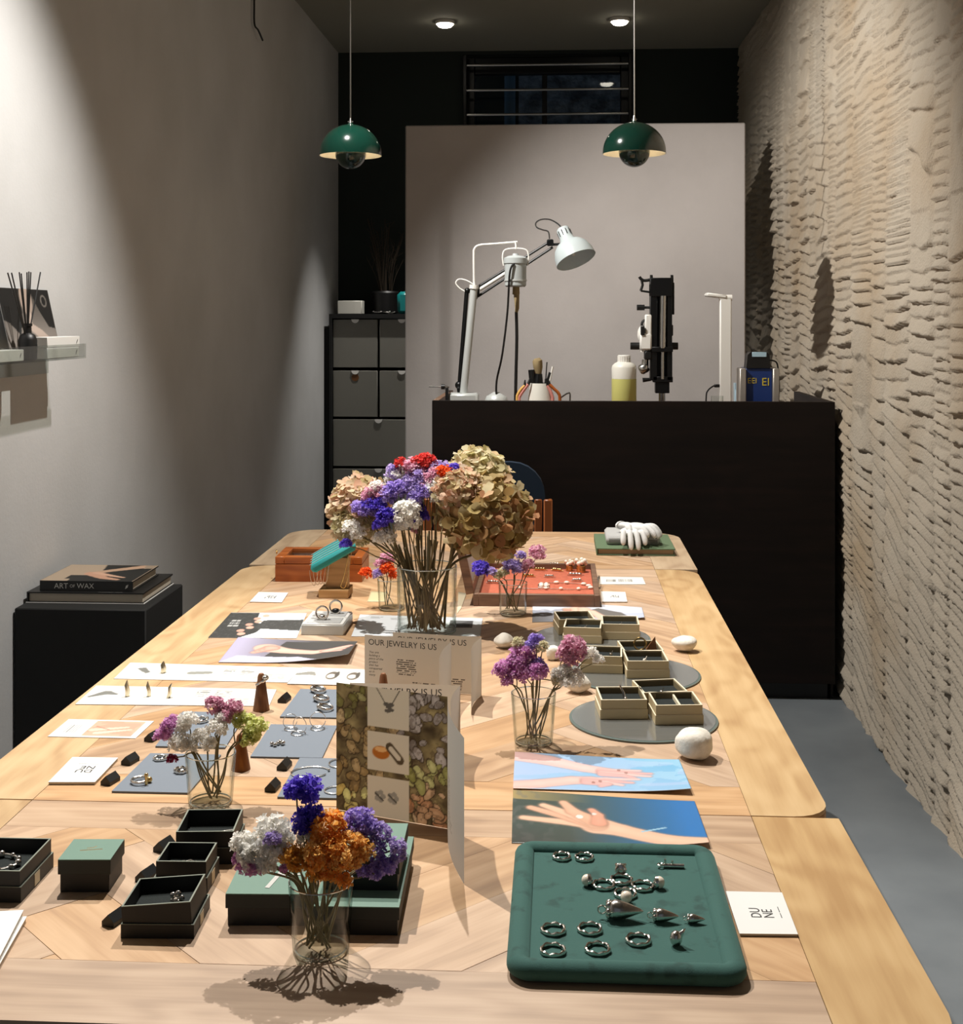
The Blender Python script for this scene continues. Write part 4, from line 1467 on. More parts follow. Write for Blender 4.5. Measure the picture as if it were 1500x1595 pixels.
def pc_hand_sea(p):
    p.grad(np.clip((p.U - 0.3) * 1.6, 0, 1), (70, 84, 76), (44, 118, 186))
    p.mix(np.clip(1 - p.U * 2.2, 0, 1) * (p.V > 0.82) * 0.8, (196, 168, 110))
    p.mix((vn(p.U * 30, p.V * 20, 3) > 0.6) * np.clip(0.5 - p.U, 0, 1) * 0.8, (110, 112, 108))
    p.mix(np.clip(0.35 - p.V, 0, 1) * np.clip(0.6 - p.U, 0, 1) * 2, (62, 50, 46))
    p.limb([(1.05, -0.02), (0.8, 0.1), (0.56, 0.3), (0.46, 0.36)], [0.09, 0.1, 0.11, 0.15], (236, 188, 160))
    for k, (u, v) in enumerate(((0.06, 0.46), (0.1, 0.66), (0.17, 0.72), (0.28, 0.8))):
        p.limb([(0.44, 0.36 + k * 0.03), (0.33, 0.4 + k * 0.075), (u, v)], [0.085, 0.055, 0.035], ((238, 190, 160), (230, 176, 146))[k % 2])
    p.limb([(0.46, 0.42), (0.46, 0.58), (0.43, 0.68)], [0.06, 0.04, 0.03], (226, 160, 134))
    p.ell(0.36, 0.53, 0.02, 0.04, (236, 232, 224))
    p.ell(0.44, 0.6, 0.012, 0.03, (226, 222, 214))
    p.cap([(0.68, 0.28), (0.8, 0.36)], 0.012, (160, 200, 220))


flat_sheet('photo_print', 'glossy photo print of two hands on pale blue', 'photo print', ((802, 1172), (1058, 1187), (1077, 1237), (799, 1229)), pc_hands_blue, 150, 60,
           lambda U, V: 0.008 * np.clip(U - 0.55, 0, 1) ** 2 * 4 * (1 - V * 0.6) + 0.0012, m=MATS['gloss_print'])
flat_sheet('photo_print', 'glossy photo print of one open hand before blue sea', 'photo print', ((799, 1230), (1082, 1250), (1105, 1320), (797, 1313)), pc_hand_sea, 160, 70,
           lambda U, V: 0.008 * np.clip(U - 0.6, 0, 1) ** 2 * 5 * (1 - V * 0.7), m=MATS['gloss_print'])


def pc_far_hand(p):
    p.grad(p.V, (190, 196, 212), (222, 220, 226))
    p.mix((vn(p.U * 3, p.V * 26, 3) > 0.55) * 0.4, (168, 182, 206))
    p.mix(np.clip(0.4 - p.U, 0, 1) * (p.V < 0.4) * 2, (92, 88, 84))
    p.poly([(0.55, 0.2), (0.85, 0.25), (0.8, 0.5), (0.6, 0.75), (0.52, 0.6)], (112, 108, 104))
    for k, (u, v) in enumerate(((0.33, 0.62), (0.4, 0.68), (0.47, 0.68))):
        p.limb([(u + 0.03, -0.1), (u, v)], [0.09, 0.075], (236, 182, 160))
    p.limb([(0.66, 0.0), (0.54, 0.55)], [0.08, 0.05], (232, 186, 166))


flat_sheet('photo_print', 'photo print of fingers above grey water beside the red tray', 'photo print', ((830, 934), (1000, 946), (1004, 965), (829, 969)), pc_far_hand, 130, 50,
           lambda U, V: 0.010 * np.clip(U - 0.5, 0, 1) ** 2 * 2 * (1 - V))


def pc_dress(p):
    p.grad(p.U, (226, 228, 228), (214, 222, 226))
    p.poly([(0.0, 0), (0.0, 1), (0.38, 1), (0.42, 0.62), (0.55, 0.45), (0.5, 0.2), (0.34, 0)], (62, 62, 60))
    p.poly([(0.45, 0.36), (1, 0.28), (1, 0.72), (0.5, 0.68)], (72, 72, 70))
    for k in range(7):
        p.ell(0.34 + 0.025 * k - 0.06 * (k % 2), 0.15 + 0.12 * k, 0.05, 0.06, ((222, 172, 152), (206, 158, 140))[k % 2])
    p.lines(0.1, 0.24, 0.66, 3, 0.1, 0.06, (200, 200, 196), 4)
    p.mix((vn(p.U * 60, p.V * 40, 2) > 0.75) * 0.2, (150, 150, 148))


flat_sheet('photo_print', 'photo print of a dark dress and pearls by the white box', 'photo print', ((360, 954), (478, 955), (462, 994), (324, 993)), pc_dress, 110, 60)


def pc_reach(p):
    p.grad(np.clip(p.U * 1.5 - 0.1, 0, 1), (178, 172, 196), (84, 82, 80))
    p.poly([(0.3, 0.1), (0.42, 0.9), (1, 0.95), (1, 0)], (76, 74, 72))
    p.poly([(0, 0), (0.75, 0), (0.6, 0.2), (0.1, 0.28)], (190, 190, 208))
    p.limb([(0.3, 0.6), (0.45, 0.5), (0.7, 0.38), (0.82, 0.45)], [0.16, 0.1, 0.08, 0.08], (226, 182, 164))
    for k in range(4):
        p.limb([(0.8, 0.42), (0.9 + 0.02 * k, 0.38 + 0.1 * k)], [0.07, 0.035], (232, 176, 160))
        p.limb([(0.33, 0.6), (0.22 + 0.03 * k, 0.4 + 0.05 * k)], [0.09, 0.04], (214, 164, 148))


flat_sheet('photo_print', 'curling photo print of two reaching arms on dark ground', 'photo print', ((371, 993), (557, 1003), (543, 1034), (340, 1032)), pc_reach, 130, 60,
           lambda U, V: 0.018 * np.clip(U - 0.3, 0, 1) ** 2 * 2 * (1 - V * 0.75) + 0.0008)


def pc_strip(p, a=(0.13, 0.42, 0.0), seed=1):
    p.mix(np.ones_like(p.U), (232, 231, 226))
    p.poly([(0.07, 0.65), (0.12, 0.72), (0.17, 0.45), (0.15, 0.35)], (120, 120, 114))
    p.cap([(0.41, 0.45), (0.5, 0.5)], 0.09, (150, 150, 142))
    for k in range(7):
        p.lines(0.58, 0.66, 0.82 - k * 0.06, 1, 0.1, 0.03, (90, 90, 86), k + seed)
        p.lines(0.68, 0.76, 0.82 - k * 0.06, 1, 0.1, 0.03, (90, 90, 86), k + 20 + seed)
        p.lines(0.78, 0.97, 0.5 - k * 0.05, 1, 0.1, 0.025, (130, 130, 124), k + 40 + seed)


def pc_strip2(p):
    p.mix(np.ones_like(p.U), (232, 231, 226))
    p.cap([(0.03, 0.4), (0.1, 0.62), (0.16, 0.55)], [0.04, 0.1, 0.03], (124, 124, 118))
    for k in range(7):
        p.lines(0.58, 0.66, 0.86 - k * 0.06, 1, 0.1, 0.03, (90, 90, 86), k)
        p.lines(0.68, 0.78, 0.86 - k * 0.06, 1, 0.1, 0.03, (90, 90, 86), k + 20)
        p.lines(0.76, 0.95, 0.4 - k * 0.05, 1, 0.1, 0.025, (130, 130, 124), k + 40)


def pc_rings(p):
    p.mix(np.ones_like(p.U), (233, 232, 227))
    p.cap([(-0.02, 0.55), (0.15, 0.65), (0.22, 0.55)], [0.05, 0.1, 0.03], (150, 148, 140))
    for u in (0.42, 0.66, 0.88):
        p.ell(u, 0.55, 0.075, 0.26, (110, 100, 88))
        p.ell(u - 0.01, 0.52, 0.05, 0.14, (226, 222, 214))
        p.ell(u + 0.05, 0.62, 0.025, 0.2, (90, 84, 76))


flat_sheet('leaflet_strip', 'long white leaflet with grey ring drawings, farther of two', 'leaflet', ((203, 1032), (471, 1040), (448, 1063), (177, 1057)), pc_strip, 170, 40)
flat_sheet('leaflet_strip', 'long white leaflet nearer than its twin, overhanging table edge', 'leaflet', ((150, 1068), (431, 1074), (419, 1100), (117, 1097)), pc_strip2, 170, 40,
           lambda U, V: -0.014 * np.clip(0.06 - U, 0, 1) / 0.06 * 0 + 0.0003)
flat_sheet('leaflet_strip', 'white leaflet with three printed rings reaching behind the brochures', 'leaflet', ((471, 1039), (600, 1044), (592, 1068), (447, 1065)), pc_rings, 120, 40, z=Z1 + 0.0008)


def pc_card(p):
    p.mix(np.ones_like(p.U), (232, 232, 228))
    p.rect(0.36, 0.92, 0.1, 0.93, (222, 172, 148))
    q = (p.U > 0.36) & (p.U < 0.92) & (p.V > 0.1) & (p.V < 0.93)
    p.mix(q * (fbm(p.U * 4, p.V * 4, 3) > 0.5) * 0.4, (204, 146, 124))
    p.cap([(0.42, 0.42), (0.6, 0.5), (0.78, 0.6)], [0.08, 0.06, 0.04], (238, 198, 178))
    p.cap([(0.5, 0.25), (0.68, 0.36), (0.84, 0.46)], [0.07, 0.05, 0.03], (240, 204, 184))
    p.cap([(0.42, 0.62), (0.62, 0.42)], [0.012, 0.012], (170, 112, 92))
    for k in range(5):
        p.vlines(0.25, 0.7, 0.12 + k * 0.03, 1, 0.1, 0.01, (130, 130, 126), k)


flat_sheet('postcard', 'white postcard with picture of clasped hands at the left edge', 'postcard', ((107, 1120), (240, 1123), (211, 1150), (74, 1147)), pc_card, 110, 40)


def pc_white(p):
    p.mix(np.ones_like(p.U), (228, 232, 234))
    for k in range(7):
        p.lines(0.32, 0.48, 0.62 - 0.06 * k, 1, 0.1, 0.025, (120, 120, 116), k)
    p.lines(0.1, 0.2, 0.9, 2, 0.06, 0.03, (140, 140, 136), 3)
    p.lines(0.26, 0.45, 0.86, 2, 0.06, 0.03, (150, 150, 146), 5)
    p.rect(0.74, 0.93, 0.45, 0.85, (96, 96, 96))
    p.rect(0.76, 0.9, 0.52, 0.66, (58, 58, 58))


flat_sheet('leaflet', 'white printed leaflet lying under the big glass vase', 'leaflet', ((561, 957), (752, 963), (748, 991), (547, 991)), pc_white, 130, 40)
flat_sheet('name_card', 'small white printed strip card right of the red tray', 'card', ((935, 898), (1001, 899), (1006, 910), (934, 910)), lambda p: (p.mix(np.ones_like(p.U), (234, 232, 226)), p.lines(0.15, 0.4, 0.5, 1, .1, .3, (130, 128, 122), 2), p.lines(0.42, 0.78, 0.5, 1, .1, .35, (150, 148, 142), 5)), 80, 20)
flat_sheet('paper_slip', 'small beige slip behind the orange flower vase', 'card', ((578, 921), (602, 922), (600, 937), (572, 937)), lambda p: p.mix(np.ones_like(p.U), (206, 194, 152)), 8, 6)
flat_sheet('paper_slip', 'cream pointed slip right of the big vase', 'card', ((714, 922), (727, 924), (718, 948), (712, 956)), lambda p: p.mix(np.ones_like(p.U), (222, 208, 178)), 8, 6)


def dune_card(label, c4, th, rot, z=T, scale=0.55, bow=0.0):
    """white booklet; rot = which corner direction the logo reads along"""
    q = [P(*p, z + th) for p in c4]
    c = (q[0] + q[1] + q[2] + q[3]) / 4
    t = thing('brand_booklet', (c.x, c.y, z), label, 'booklet', 'square white brand booklets')
    poly = [((p - c).x, (p - c).y) for p in (q[3], q[2], q[1], q[0])]
    ob('pages', MB().prism([(x * .985, y * .985) for x, y in poly], 0.0002, th - 0.0004), MATS['page'], t)
    ob('cover', MB().prism(poly, th - 0.0006, th), MATS['paper'], t)
    xd = (q[1] - q[0]).normalized()
    yd = (q[0] - q[3]).normalized()
    w_ = (q[1] - q[0]).length
    if rot == 90:
        xd, yd = yd, -xd
    if rot == 180:
        xd, yd = -xd, -yd
    text('DU\nNE', w_ * scale * .62, MATS['ink'], t, Vector((0, 0, th + 0.0001)) - yd * 0.0 - xd * 0.002, xd, yd, anchor='C', line=0.82)
    dm = MB()
    zd = xd.cross(yd)
    Mx = Matrix((xd, yd, zd)).transposed().to_4x4()
    for k in range(14):
        if k != 6:
            dm.box(((k - 6.5) * w_ * scale * 0.055, -w_ * 0.32, th * zd.z + 0.00015), (w_ * scale * 0.036, w_ * 0.012, 0.0002), Mx)
    ob('small_print', dm, MATS['ink'], t, smooth=None)
    return t


dune_card('square white logo booklet right of the green velvet tray', ((1130, 1388), (1218, 1390), (1243, 1455), (1152, 1454)), 0.003, 90)
dune_card('square white logo booklet by the dark prism blocks at left', ((113, 1179), (184, 1180), (148, 1218), (75, 1218)), 0.004, 180)
dune_card('small white logo booklet near the orange wooden case', ((403, 922), (449, 923), (439, 938), (389, 937)), 0.002, 180)
dune_card('small white logo booklet at the red tray corner', ((936, 921), (974, 922), (977, 937), (938, 937)), 0.003, 180)

# --- stack of booklets bottom left
for k, (a, b_, lab) in enumerate((((42, 1427), (0, 1501), 'lower white booklet of the pair at the lower left edge'), ((37, 1417), (0, 1489), 'upper white booklet of the pair at the lower left edge'))):
    z = T + 0.005 * k
    q0, q1 = P(*a, z + 0.005), P(*b_, z + 0.005)
    d = (q1 - q0).normalized()
    n_ = Vector((d.y, -d.x, 0))
    if n_.x > 0:
        n_ = -n_
    W_ = 0.095
    ln = 0.135
    c = q0 + d * ln / 2 + n_ * W_ / 2
    t = thing('white_booklet', (c.x, c.y, z), lab, 'booklet', 'white booklets at the corner')
    pl_ = [q0, q0 + n_ * W_, q0 + n_ * W_ + d * ln, q0 + d * ln]
    ob('pages', MB().prism([((p - c).x * .98, (p - c).y * .985) for p in pl_], 0.0003, 0.0042), MATS['page'], t)
    ob('cover', MB().prism([((p - c).x, (p - c).y) for p in pl_], 0.0042, 0.0049), MATS['paper'], t)

# =================================================================== BROCHURES


def pc_inside(p):
    p.mix(np.ones_like(p.U), (214, 204, 188))
    p.lines(0.37, 0.62, 0.61, 8, 0.035, 0.017, (70, 64, 58), 2, 0.9)
    p.lines(0.56, 0.82, 0.24, 6, 0.035, 0.017, (70, 64, 58), 7, 0.9)
    p.rect(0.84, 0.97, 0.80, 0.804, (110, 100, 90))


def pc_wing(p):
    p.mix(np.ones_like(p.U), (212, 205, 194))


def pc_wing_text(p):
    p.mix(np.ones_like(p.U), (222, 220, 216))
    p.lines(0.15, 0.5, 0.52, 14, 0.02, 0.008, (150, 146, 140), 3, 0.7)
    p.lines(0.15, 0.6, 0.24, 3, 0.03, 0.008, (150, 146, 140), 9, 0.7)


def pc_cover(p):
    n1 = fbm(p.U * 7, p.V * 9, 3)
    n2 = fbm(p.U * 22, p.V * 26, 6)
    p.grad(n1 * 1.5 - 0.2, (70, 58, 42), (168, 150, 104))
    rs_ = np.random.default_rng(4)
    for k in range(150):
        u, v = rs_.random(), rs_.random()
        r_ = rs_.uniform(0.025, 0.07)
        jit = int(rs_.integers(-26, 30))
        if u > 0.55 and v > 0.5:
            c_ = (156 + jit, 146 + jit, 138 + jit)
        elif u > 0.55 and v > 0.28:
            c_ = (168 + jit, 166 + jit, 104 + jit)
        elif u > 0.55:
            c_ = (192 + jit // 2, 150 + jit, 112 + jit)
        elif v < 0.2:
            c_ = (204 + jit // 2, 186 + jit, 112 + jit)
        elif v > 0.75:
            c_ = (138 + jit, 132 + jit, 82 + jit)
        else:
            c_ = (166 + jit, 140 + jit, 96 + jit)
        a_ = rs_.uniform(0, 3.14)
        du, dv = (p.U - u) * p.asp, p.V - v
        x_ = du * math.cos(a_) + dv * math.sin(a_)
        y_ = -du * math.sin(a_) + dv * math.cos(a_)
        wob = 1 + 0.35 * (vn(p.U * 30, p.V * 30, k % 9) - .5)
        d_ = np.hypot(x_ / r_, y_ / (r_ * 0.62)) * wob
        p.mix(np.clip((1.18 - d_) / 0.12, 0, 1) * 0.75, (52, 40, 30))
        p.mix(np.clip((1.0 - d_) / 0.1, 0, 1) * 0.95, c_)
        p.mix(np.clip((0.55 - d_) / 0.3, 0, 1) * 0.35, tuple(min(255, q + 40) for q in c_))
    p.mix((n2 > 0.56) * 0.3, (70, 56, 42))
    for (v0, v1) in ((0.7, 1.01), (0.355, 0.66), (-0.01, 0.31)):
        p.rect(0.285, 0.665, v0, v1, (206, 194, 172))
    p.cap([(0.37, 1.0), (0.46, 0.87)], 0.004, (90, 84, 74))
    p.cap([(0.58, 1.0), (0.5, 0.87)], 0.004, (90, 84, 74))
    for u, v in ((0.48, 0.86), (0.46, 0.88), (0.5, 0.88), (0.47, 0.83), (0.5, 0.84)):
        p.ell(u, v, 0.03, 0.016, (96, 90, 82))
    p.ell(0.41, 0.5, 0.085, 0.055, (176, 104, 44))
    p.ell(0.41, 0.525, 0.06, 0.022, (222, 170, 110))
    p.cap([(0.49, 0.55), (0.58, 0.46)], 0.036, (88, 74, 56))
    p.cap([(0.5, 0.54), (0.57, 0.475)], 0.02, (206, 194, 172))
    for u in (0.4, 0.52):
        for a in range(5):
            p.ell(u + 0.03 * math.cos(a * 1.257), 0.16 + 0.03 * math.sin(a * 1.257), 0.025, 0.022, (150, 144, 132))
        p.cap([(u - 0.04, 0.18), (u + 0.03, 0.13)], 0.006, (70, 66, 60))


def brochure(label, A, B, C, h, cover=False):
    """standing folded brochure: A-B faces the camera, B-C is the wing that comes forward"""
    A, B, C = (Vector((p.x, p.y, T + 0.0005)) for p in (A, B, C))
    t = thing('folded_brochure', A, label, 'brochure', 'standing brochures mid table')
    H_ = Vector((0, 0, h))
    sheet('panel', A + H_, B + H_, B, A, pc_cover if cover else pc_inside, 120 if cover else 150, 130 if cover else 110, parent=t, thick=0, m=MATS['thin_print'])
    sheet('wing', B + H_, C + H_, C, B, pc_wing_text if cover else pc_wing, 60, 110, curl=lambda U, V: 0.006 * np.sin(U * math.pi), parent=t, thick=0, m=MATS['thin_print'])
    if not cover:
        xd = (B - A).normalized()
        w_ = (B - A).length
        n_ = xd.cross(Vector((0, 0, 1)))
        text('OUR JEWELRY IS US', w_ * 0.786, MATS['ink'], t, xd * w_ * 0.047 + Vector((0, 0, h * 0.935)) + n_ * 0.0003, xd, (0, 0, 1))
        text('You are\nholding a\npiece of the\nproject\nthat has\nconquered\nus in\nmany', w_ * 0.17, MATS['ink'], t, xd * w_ * 0.05 + Vector((0, 0, h * 0.73)) + n_ * 0.0003, xd, (0, 0, 1), shear=0.3, line=1.0)
    return t


hb = 0.097
brochure('rearmost standing brochure with text panel facing front', P(612, 985, T + hb), P(750, 993, T + hb), P(734, 1019, T + hb), hb)
brochure('standing brochure showing its whole OUR JEWELRY IS US heading', P(568, 989, T + hb), P(703, 1000, T + hb), P(684, 1032, T + hb), hb)
brochure('standing brochure tucked right behind the pictured front brochure', P(545, 1064, T + hb), P(717, 1068, T + hb), P(703, 1106, T + hb), hb)
brochure('front standing brochure with moss and ring pictures on cover', P(524, 1261), P(697, 1291), P(723, 1378), 0.163, True)

# =================================================================== VELVET TRAY
fl, frr = P(787, 1527), P(1172, 1540)
bl, brr = P(803, 1308, T + 0.022), P(1107, 1312, T + 0.022)
tx0, tx1 = (fl.x + bl.x) / 2, (frr.x + brr.x) / 2
ty0, ty1 = (fl.y + frr.y) / 2 - 0.008, (bl.y + brr.y) / 2 + 0.01
tw, td = tx1 - tx0, ty1 - ty0
tray = thing('velvet_tray', ((tx0 + tx1) / 2, (ty0 + ty1) / 2, T), 'dark green velvet jewellery tray with padded rim', 'tray')
rm = 0.0115
path = [(x, y, 0.0098) for x, y in rrect(-tw / 2 + rm, tw / 2 - rm, -td / 2 + rm, td / 2 - rm, 0.012, 5)]
ob('rim', MB().tube(path, rm, 14, closed=True, flat=0.84), MATS['velvet'], tray, smooth=180)
ob('pad', MB().box((0, 0, 0.006), (tw - 2 * rm, td - 2 * rm, 0.012), b=0.002), MATS['velvet'], tray)
ZT = T + 0.0121


def ring_mesh(Rr=0.0115, hh=0.0022, wave=0.0009, k=7, seed=0):
    rs_ = random.Random(seed)
    ph = rs_.random() * 6
    n = 40
    pts = []
    rr_ = []
    for i in range(n):
        a = 2 * math.pi * i / n
        w_ = math.sin(k * a + ph)
        pts.append(((Rr + 0.0004 * math.sin(3 * a)) * math.cos(a), (Rr) * math.sin(a), hh * 1.1 + wave * w_ * .4))
        rr_.append(0.0013 + wave * 0.55 * (1 + w_) * 0.6)
    return MB().tube(pts, rr_, 8, closed=True, flat=1.35)


def ring(label, px, py, z=ZT, Rr=0.0115, seed=0, m='silver', name='ring', group='silver rings on the velvet tray', **kw):
    c = P(px, py, z)
    t = thing(name, c, label, 'ring', group, random.random() * 6)
    b = ring_mesh(Rr, seed=seed, **kw)
    mz = min(v[2] for v in b.v)
    b.v = [(x, y, zz - mz) for x, y, zz in b.v]
    ob('band', b, MATS[m], t)
    return t


ring('thin wavy ring, left of the pair at the tray top', 875, 1337, seed=1, Rr=0.0095, hh=0.0018)
ring('thin wavy ring, right of the pair at the tray top', 910, 1338, seed=2, Rr=0.0097, hh=0.0018)
ring('wavy silver ring upper left of the lower tray group', 862, 1451, seed=3)
ring('wavy silver ring second in the upper lower-tray pair', 919, 1450, seed=4)
ring('wavy silver ring nearest the tray front left corner', 861, 1483, seed=5)
ring('wavy silver ring in the tray front row, second along', 931, 1481, seed=6)
ring('wavy silver ring standing apart left of the shell stud', 994, 1467, seed=7)
for i, (px, py, ang, lab) in enumerate(((940, 1381, 180, 'pearl ring pointing left in the four ring cross'), (1001, 1383, 0, 'pearl ring pointing right in the four ring cross'),
                                        (968, 1373, 90, 'knot topped ring pointing away in the four ring cross'), (974, 1395, 270, 'pearl ring pointing to the front in the four ring cross'))):
    c = P(px, py, ZT)
    t = thing('pearl_ring', c, lab, 'ring', 'pearl rings on the velvet tray', R(ang))
    b = ring_mesh(0.0112, seed=20 + i)
    mz = min(v[2] for v in b.v)
    b.v = [(x, y, zz - mz + 0.0004 * 0) for x, y, zz in b.v]
    ob('band', b, MATS['silver'], t)
    ob('setting', MB().lathe([(0.003, 0), (0.0062, 0.002), (0.0066, 0.005), (0.006, 0.0055), (0, 0.003)], 14, Matrix.Translation((0.0118, 0, 0.0066)) @ Matrix.Rotation(R(90), 4, 'Y')), MATS['silver'], t)
    if i != 2:
        ob('pearl', MB().ball((0.0178, 0, 0.0066), 0.0062, 16, 12), MATS['pearl'], t)
    else:
        kn = [(0.017 + 0.004 * math.cos(q * 2), 0.005 * math.sin(q * 3), 0.007 + 0.004 * math.sin(q * 2)) for q in np.linspace(0, 2 * math.pi, 40)[:-1]]
        ob('knot', MB().tube(kn, 0.0017, 7, closed=True), MATS['silver'], t)


def drop(label, px, py, s):
    c = P(px, py, ZT)
    t = thing('shell_pendant', c, label, 'pendant', 'shell pendants on the velvet tray', R(-4))
    rs_ = random.Random(int(px))
    prof = [(0.0001, -0.021 * s), (0.0022 * s, -0.018 * s), (0.006 * s, -0.008 * s), (0.0088 * s, 0.001 * s), (0.0095 * s, 0.007 * s), (0.0075 * s, 0.012 * s), (0.004 * s, 0.0145 * s), (0.0001, 0.015 * s)]
    M = Matrix.Translation((0.003 * s, 0, 0.0094 * s)) @ Matrix.Rotation(R(-90), 4, 'Y')
    g = MB().lathe(prof, 20, M)
    g.v = [(x, y * (1 + 0.08 * math.sin(9 * math.atan2(z - .0094 * s, y + 1e-9))), max(0, z)) for x, y, z in g.v]
    ob('shell', g, MATS['silver'], t)
    lp_ = MB()
    for k in range(6):
        a = k * 1.05
        lp_.ball((-0.0095 * s, 0.0055 * s * math.cos(a), 0.0095 * s + 0.0055 * s * math.sin(a)), 0.0036 * s, 8, 6)
    ob('petal_cap', lp_, MATS['silver'], t)
    ob('loop', MB().tube([(-0.0165 * s + 0.004 * s * math.cos(q), 0.0, 0.0085 * s + 0.004 * s * math.sin(q)) for q in np.linspace(0, 6.283, 17)[:-1]], 0.0009 * s, 6, closed=True), MATS['silver'], t)


drop('largest silver shell shaped pendant mid tray', 964, 1432, 1.05)
drop('middle sized silver shell pendant on the tray', 1031, 1436, 0.72)
drop('smallest silver shell pendant with ring loop at the tray right', 1080, 1438, 0.5)
st_ = thing('shell_stud', P(1053, 1473, ZT), 'silver shell stud standing near the tray front right', 'stud')
sg = MB().ball((0, 0, 0.0072), (0.0062, 0.0062, 0.0075), 14, 10, lambda p: 1 + 0.12 * math.sin(7 * math.atan2(p.y, p.x)))
ob('shell', sg, MATS['silver'], st_)
ob('tip', MB().lathe([(0.0045, 0.0), (0.0018, 0.008), (0, 0.0125)], 10, Matrix.Translation((0.0015, 0, 0.008)) @ Matrix.Rotation(R(40), 4, 'Y')), MATS['silver'], st_)
bp_ = thing('bar_pendant', P(1046, 1352, ZT), 'silver bar shaped pendant at the tray top right', 'pendant')
ob('bar', MB().cyl((-0.009, 0, 0.0025), (0.014, 0, 0.0025), 0.0024, 12), MATS['silver'], bp_)
ob('pegs', MB().cyl((-0.007, 0, 0.002), (-0.007, 0.001, 0.0095), 0.0013, 8).cyl((0.001, 0, 0.002), (0.001, 0.001, 0.0078), 0.0013, 8), MATS['silver'], bp_)
ob('loop', MB().tube([(-0.0125 + 0.003 * math.cos(q), 0.003 * math.sin(q), 0.0035) for q in np.linspace(0, 6.283, 15)[:-1]], 0.001, 6, closed=True), MATS['silver'], bp_)

# =================================================================== BOXES


def open_box(t, w_, d_, h_, wall, mout, medge, mfloor, z0, M=None, minner=None, fill=0.35):
    sh_ = MB()
    for sx in (-1, 1):
        sh_.box((sx * (w_ - wall) / 2, 0, z0 + h_ / 2), (wall, d_, h_), M)
        sh_.box((0, sx * (d_ - wall) / 2, z0 + h_ / 2), (w_ - 2 * wall, wall, h_), M)
    sh_.box((0, 0, z0 + 0.001), (w_ - 2 * wall, d_ - 2 * wall, 0.002), M)
    ob('box', sh_, mout, t, smooth=None)
    ri = MB()
    e = 0.0006
    for sx in (-1, 1):
        ri.box((sx * (w_ - wall) / 2, 0, z0 + h_ + e / 2), (wall, d_, e), M)
        ri.box((0, sx * (d_ - wall) / 2, z0 + h_ + e / 2), (w_ - 2 * wall, wall, e), M)
    ob('rim_edge', ri, medge, t, smooth=None)
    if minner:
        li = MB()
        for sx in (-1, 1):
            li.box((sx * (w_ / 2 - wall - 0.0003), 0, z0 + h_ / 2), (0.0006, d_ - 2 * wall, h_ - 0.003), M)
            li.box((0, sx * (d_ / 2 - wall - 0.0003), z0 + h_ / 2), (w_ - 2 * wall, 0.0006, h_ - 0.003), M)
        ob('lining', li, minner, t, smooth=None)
    ob('insert', MB().box((0, 0, z0 + 0.002 + h_ * fill / 2), (w_ - 2 * wall - 0.0015, d_ - 2 * wall - 0.0015, h_ * fill), M, b=0.001), mfloor, t)


def place(a, b_, z, depth):
    A, B = P(*a, z), P(*b_, z)
    d = B - A
    ang = math.atan2(d.y, d.x)
    n_ = Vector((-d.y, d.x, 0)).normalized()
    c = (A + B) / 2 + n_ * depth / 2
    return Vector((c.x, c.y, T)), d.length, ang


def sand_box(label, a, b_, z=T, content=None, dz=0.004, h=0.029):
    c, w_, ang = place(a, b_, z, 0.072)
    w_ = 0.0725
    c.z = T + dz
    t = thing('jewellery_box', c, label, 'box', 'open beige boxes on the mirror discs', ang)
    ob('lid_base', MB().box((0, 0, h / 4), (w_ + 0.003, w_ + 0.003, h / 2), b=0.0006), MATS['sand_card'], t)
    ob('lid_edge', MB().box((0, 0, h / 2 + 0.0002), (w_ + 0.0026, w_ + 0.0026, 0.0005)), MATS['sand_edge'], t)
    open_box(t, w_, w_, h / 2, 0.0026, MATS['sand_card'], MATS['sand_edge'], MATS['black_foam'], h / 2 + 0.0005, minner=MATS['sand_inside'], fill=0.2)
    if content == 'divider':
        ob('divider', MB().box((0.004, 0.0, h * 0.74), (0.003, w_ - 0.006, h * 0.36), b=0.0004), MATS['sand_edge'], t)
    top = c + Vector((0, 0, h / 2 + 0.0005 + h / 2 * 0.2 + 0.002))
    return t, top


MIRR = (('front mirror disc under three beige boxes', 1002, 1117, 0.1165), ('middle mirror disc under beige boxes', 988, 1048, 0.1165), ('rearmost mirror disc under beige boxes by the photo', 922, 992, 0.115))
for lab, px, py, r_ in MIRR:
    c = P(px, py, T + 0.004)
    t = thing('mirror_disc', (c.x, c.y, T), lab, 'mirror', 'round mirror discs')
    ob('glass_edge', MB().lathe([(r_ - 0.001, 0), (r_, 0.001), (r_, 0.0026), (r_ - 0.004, 0.0034)], 64), mat('glass_rim', (96, 108, 104), 0.25), t)
    ob('mirror_face', MB().lathe([(r_ - 0.004, 0.0032), (r_ - 0.004, 0.0038), (0, 0.0038)], 64), MATS['mirror'], t)

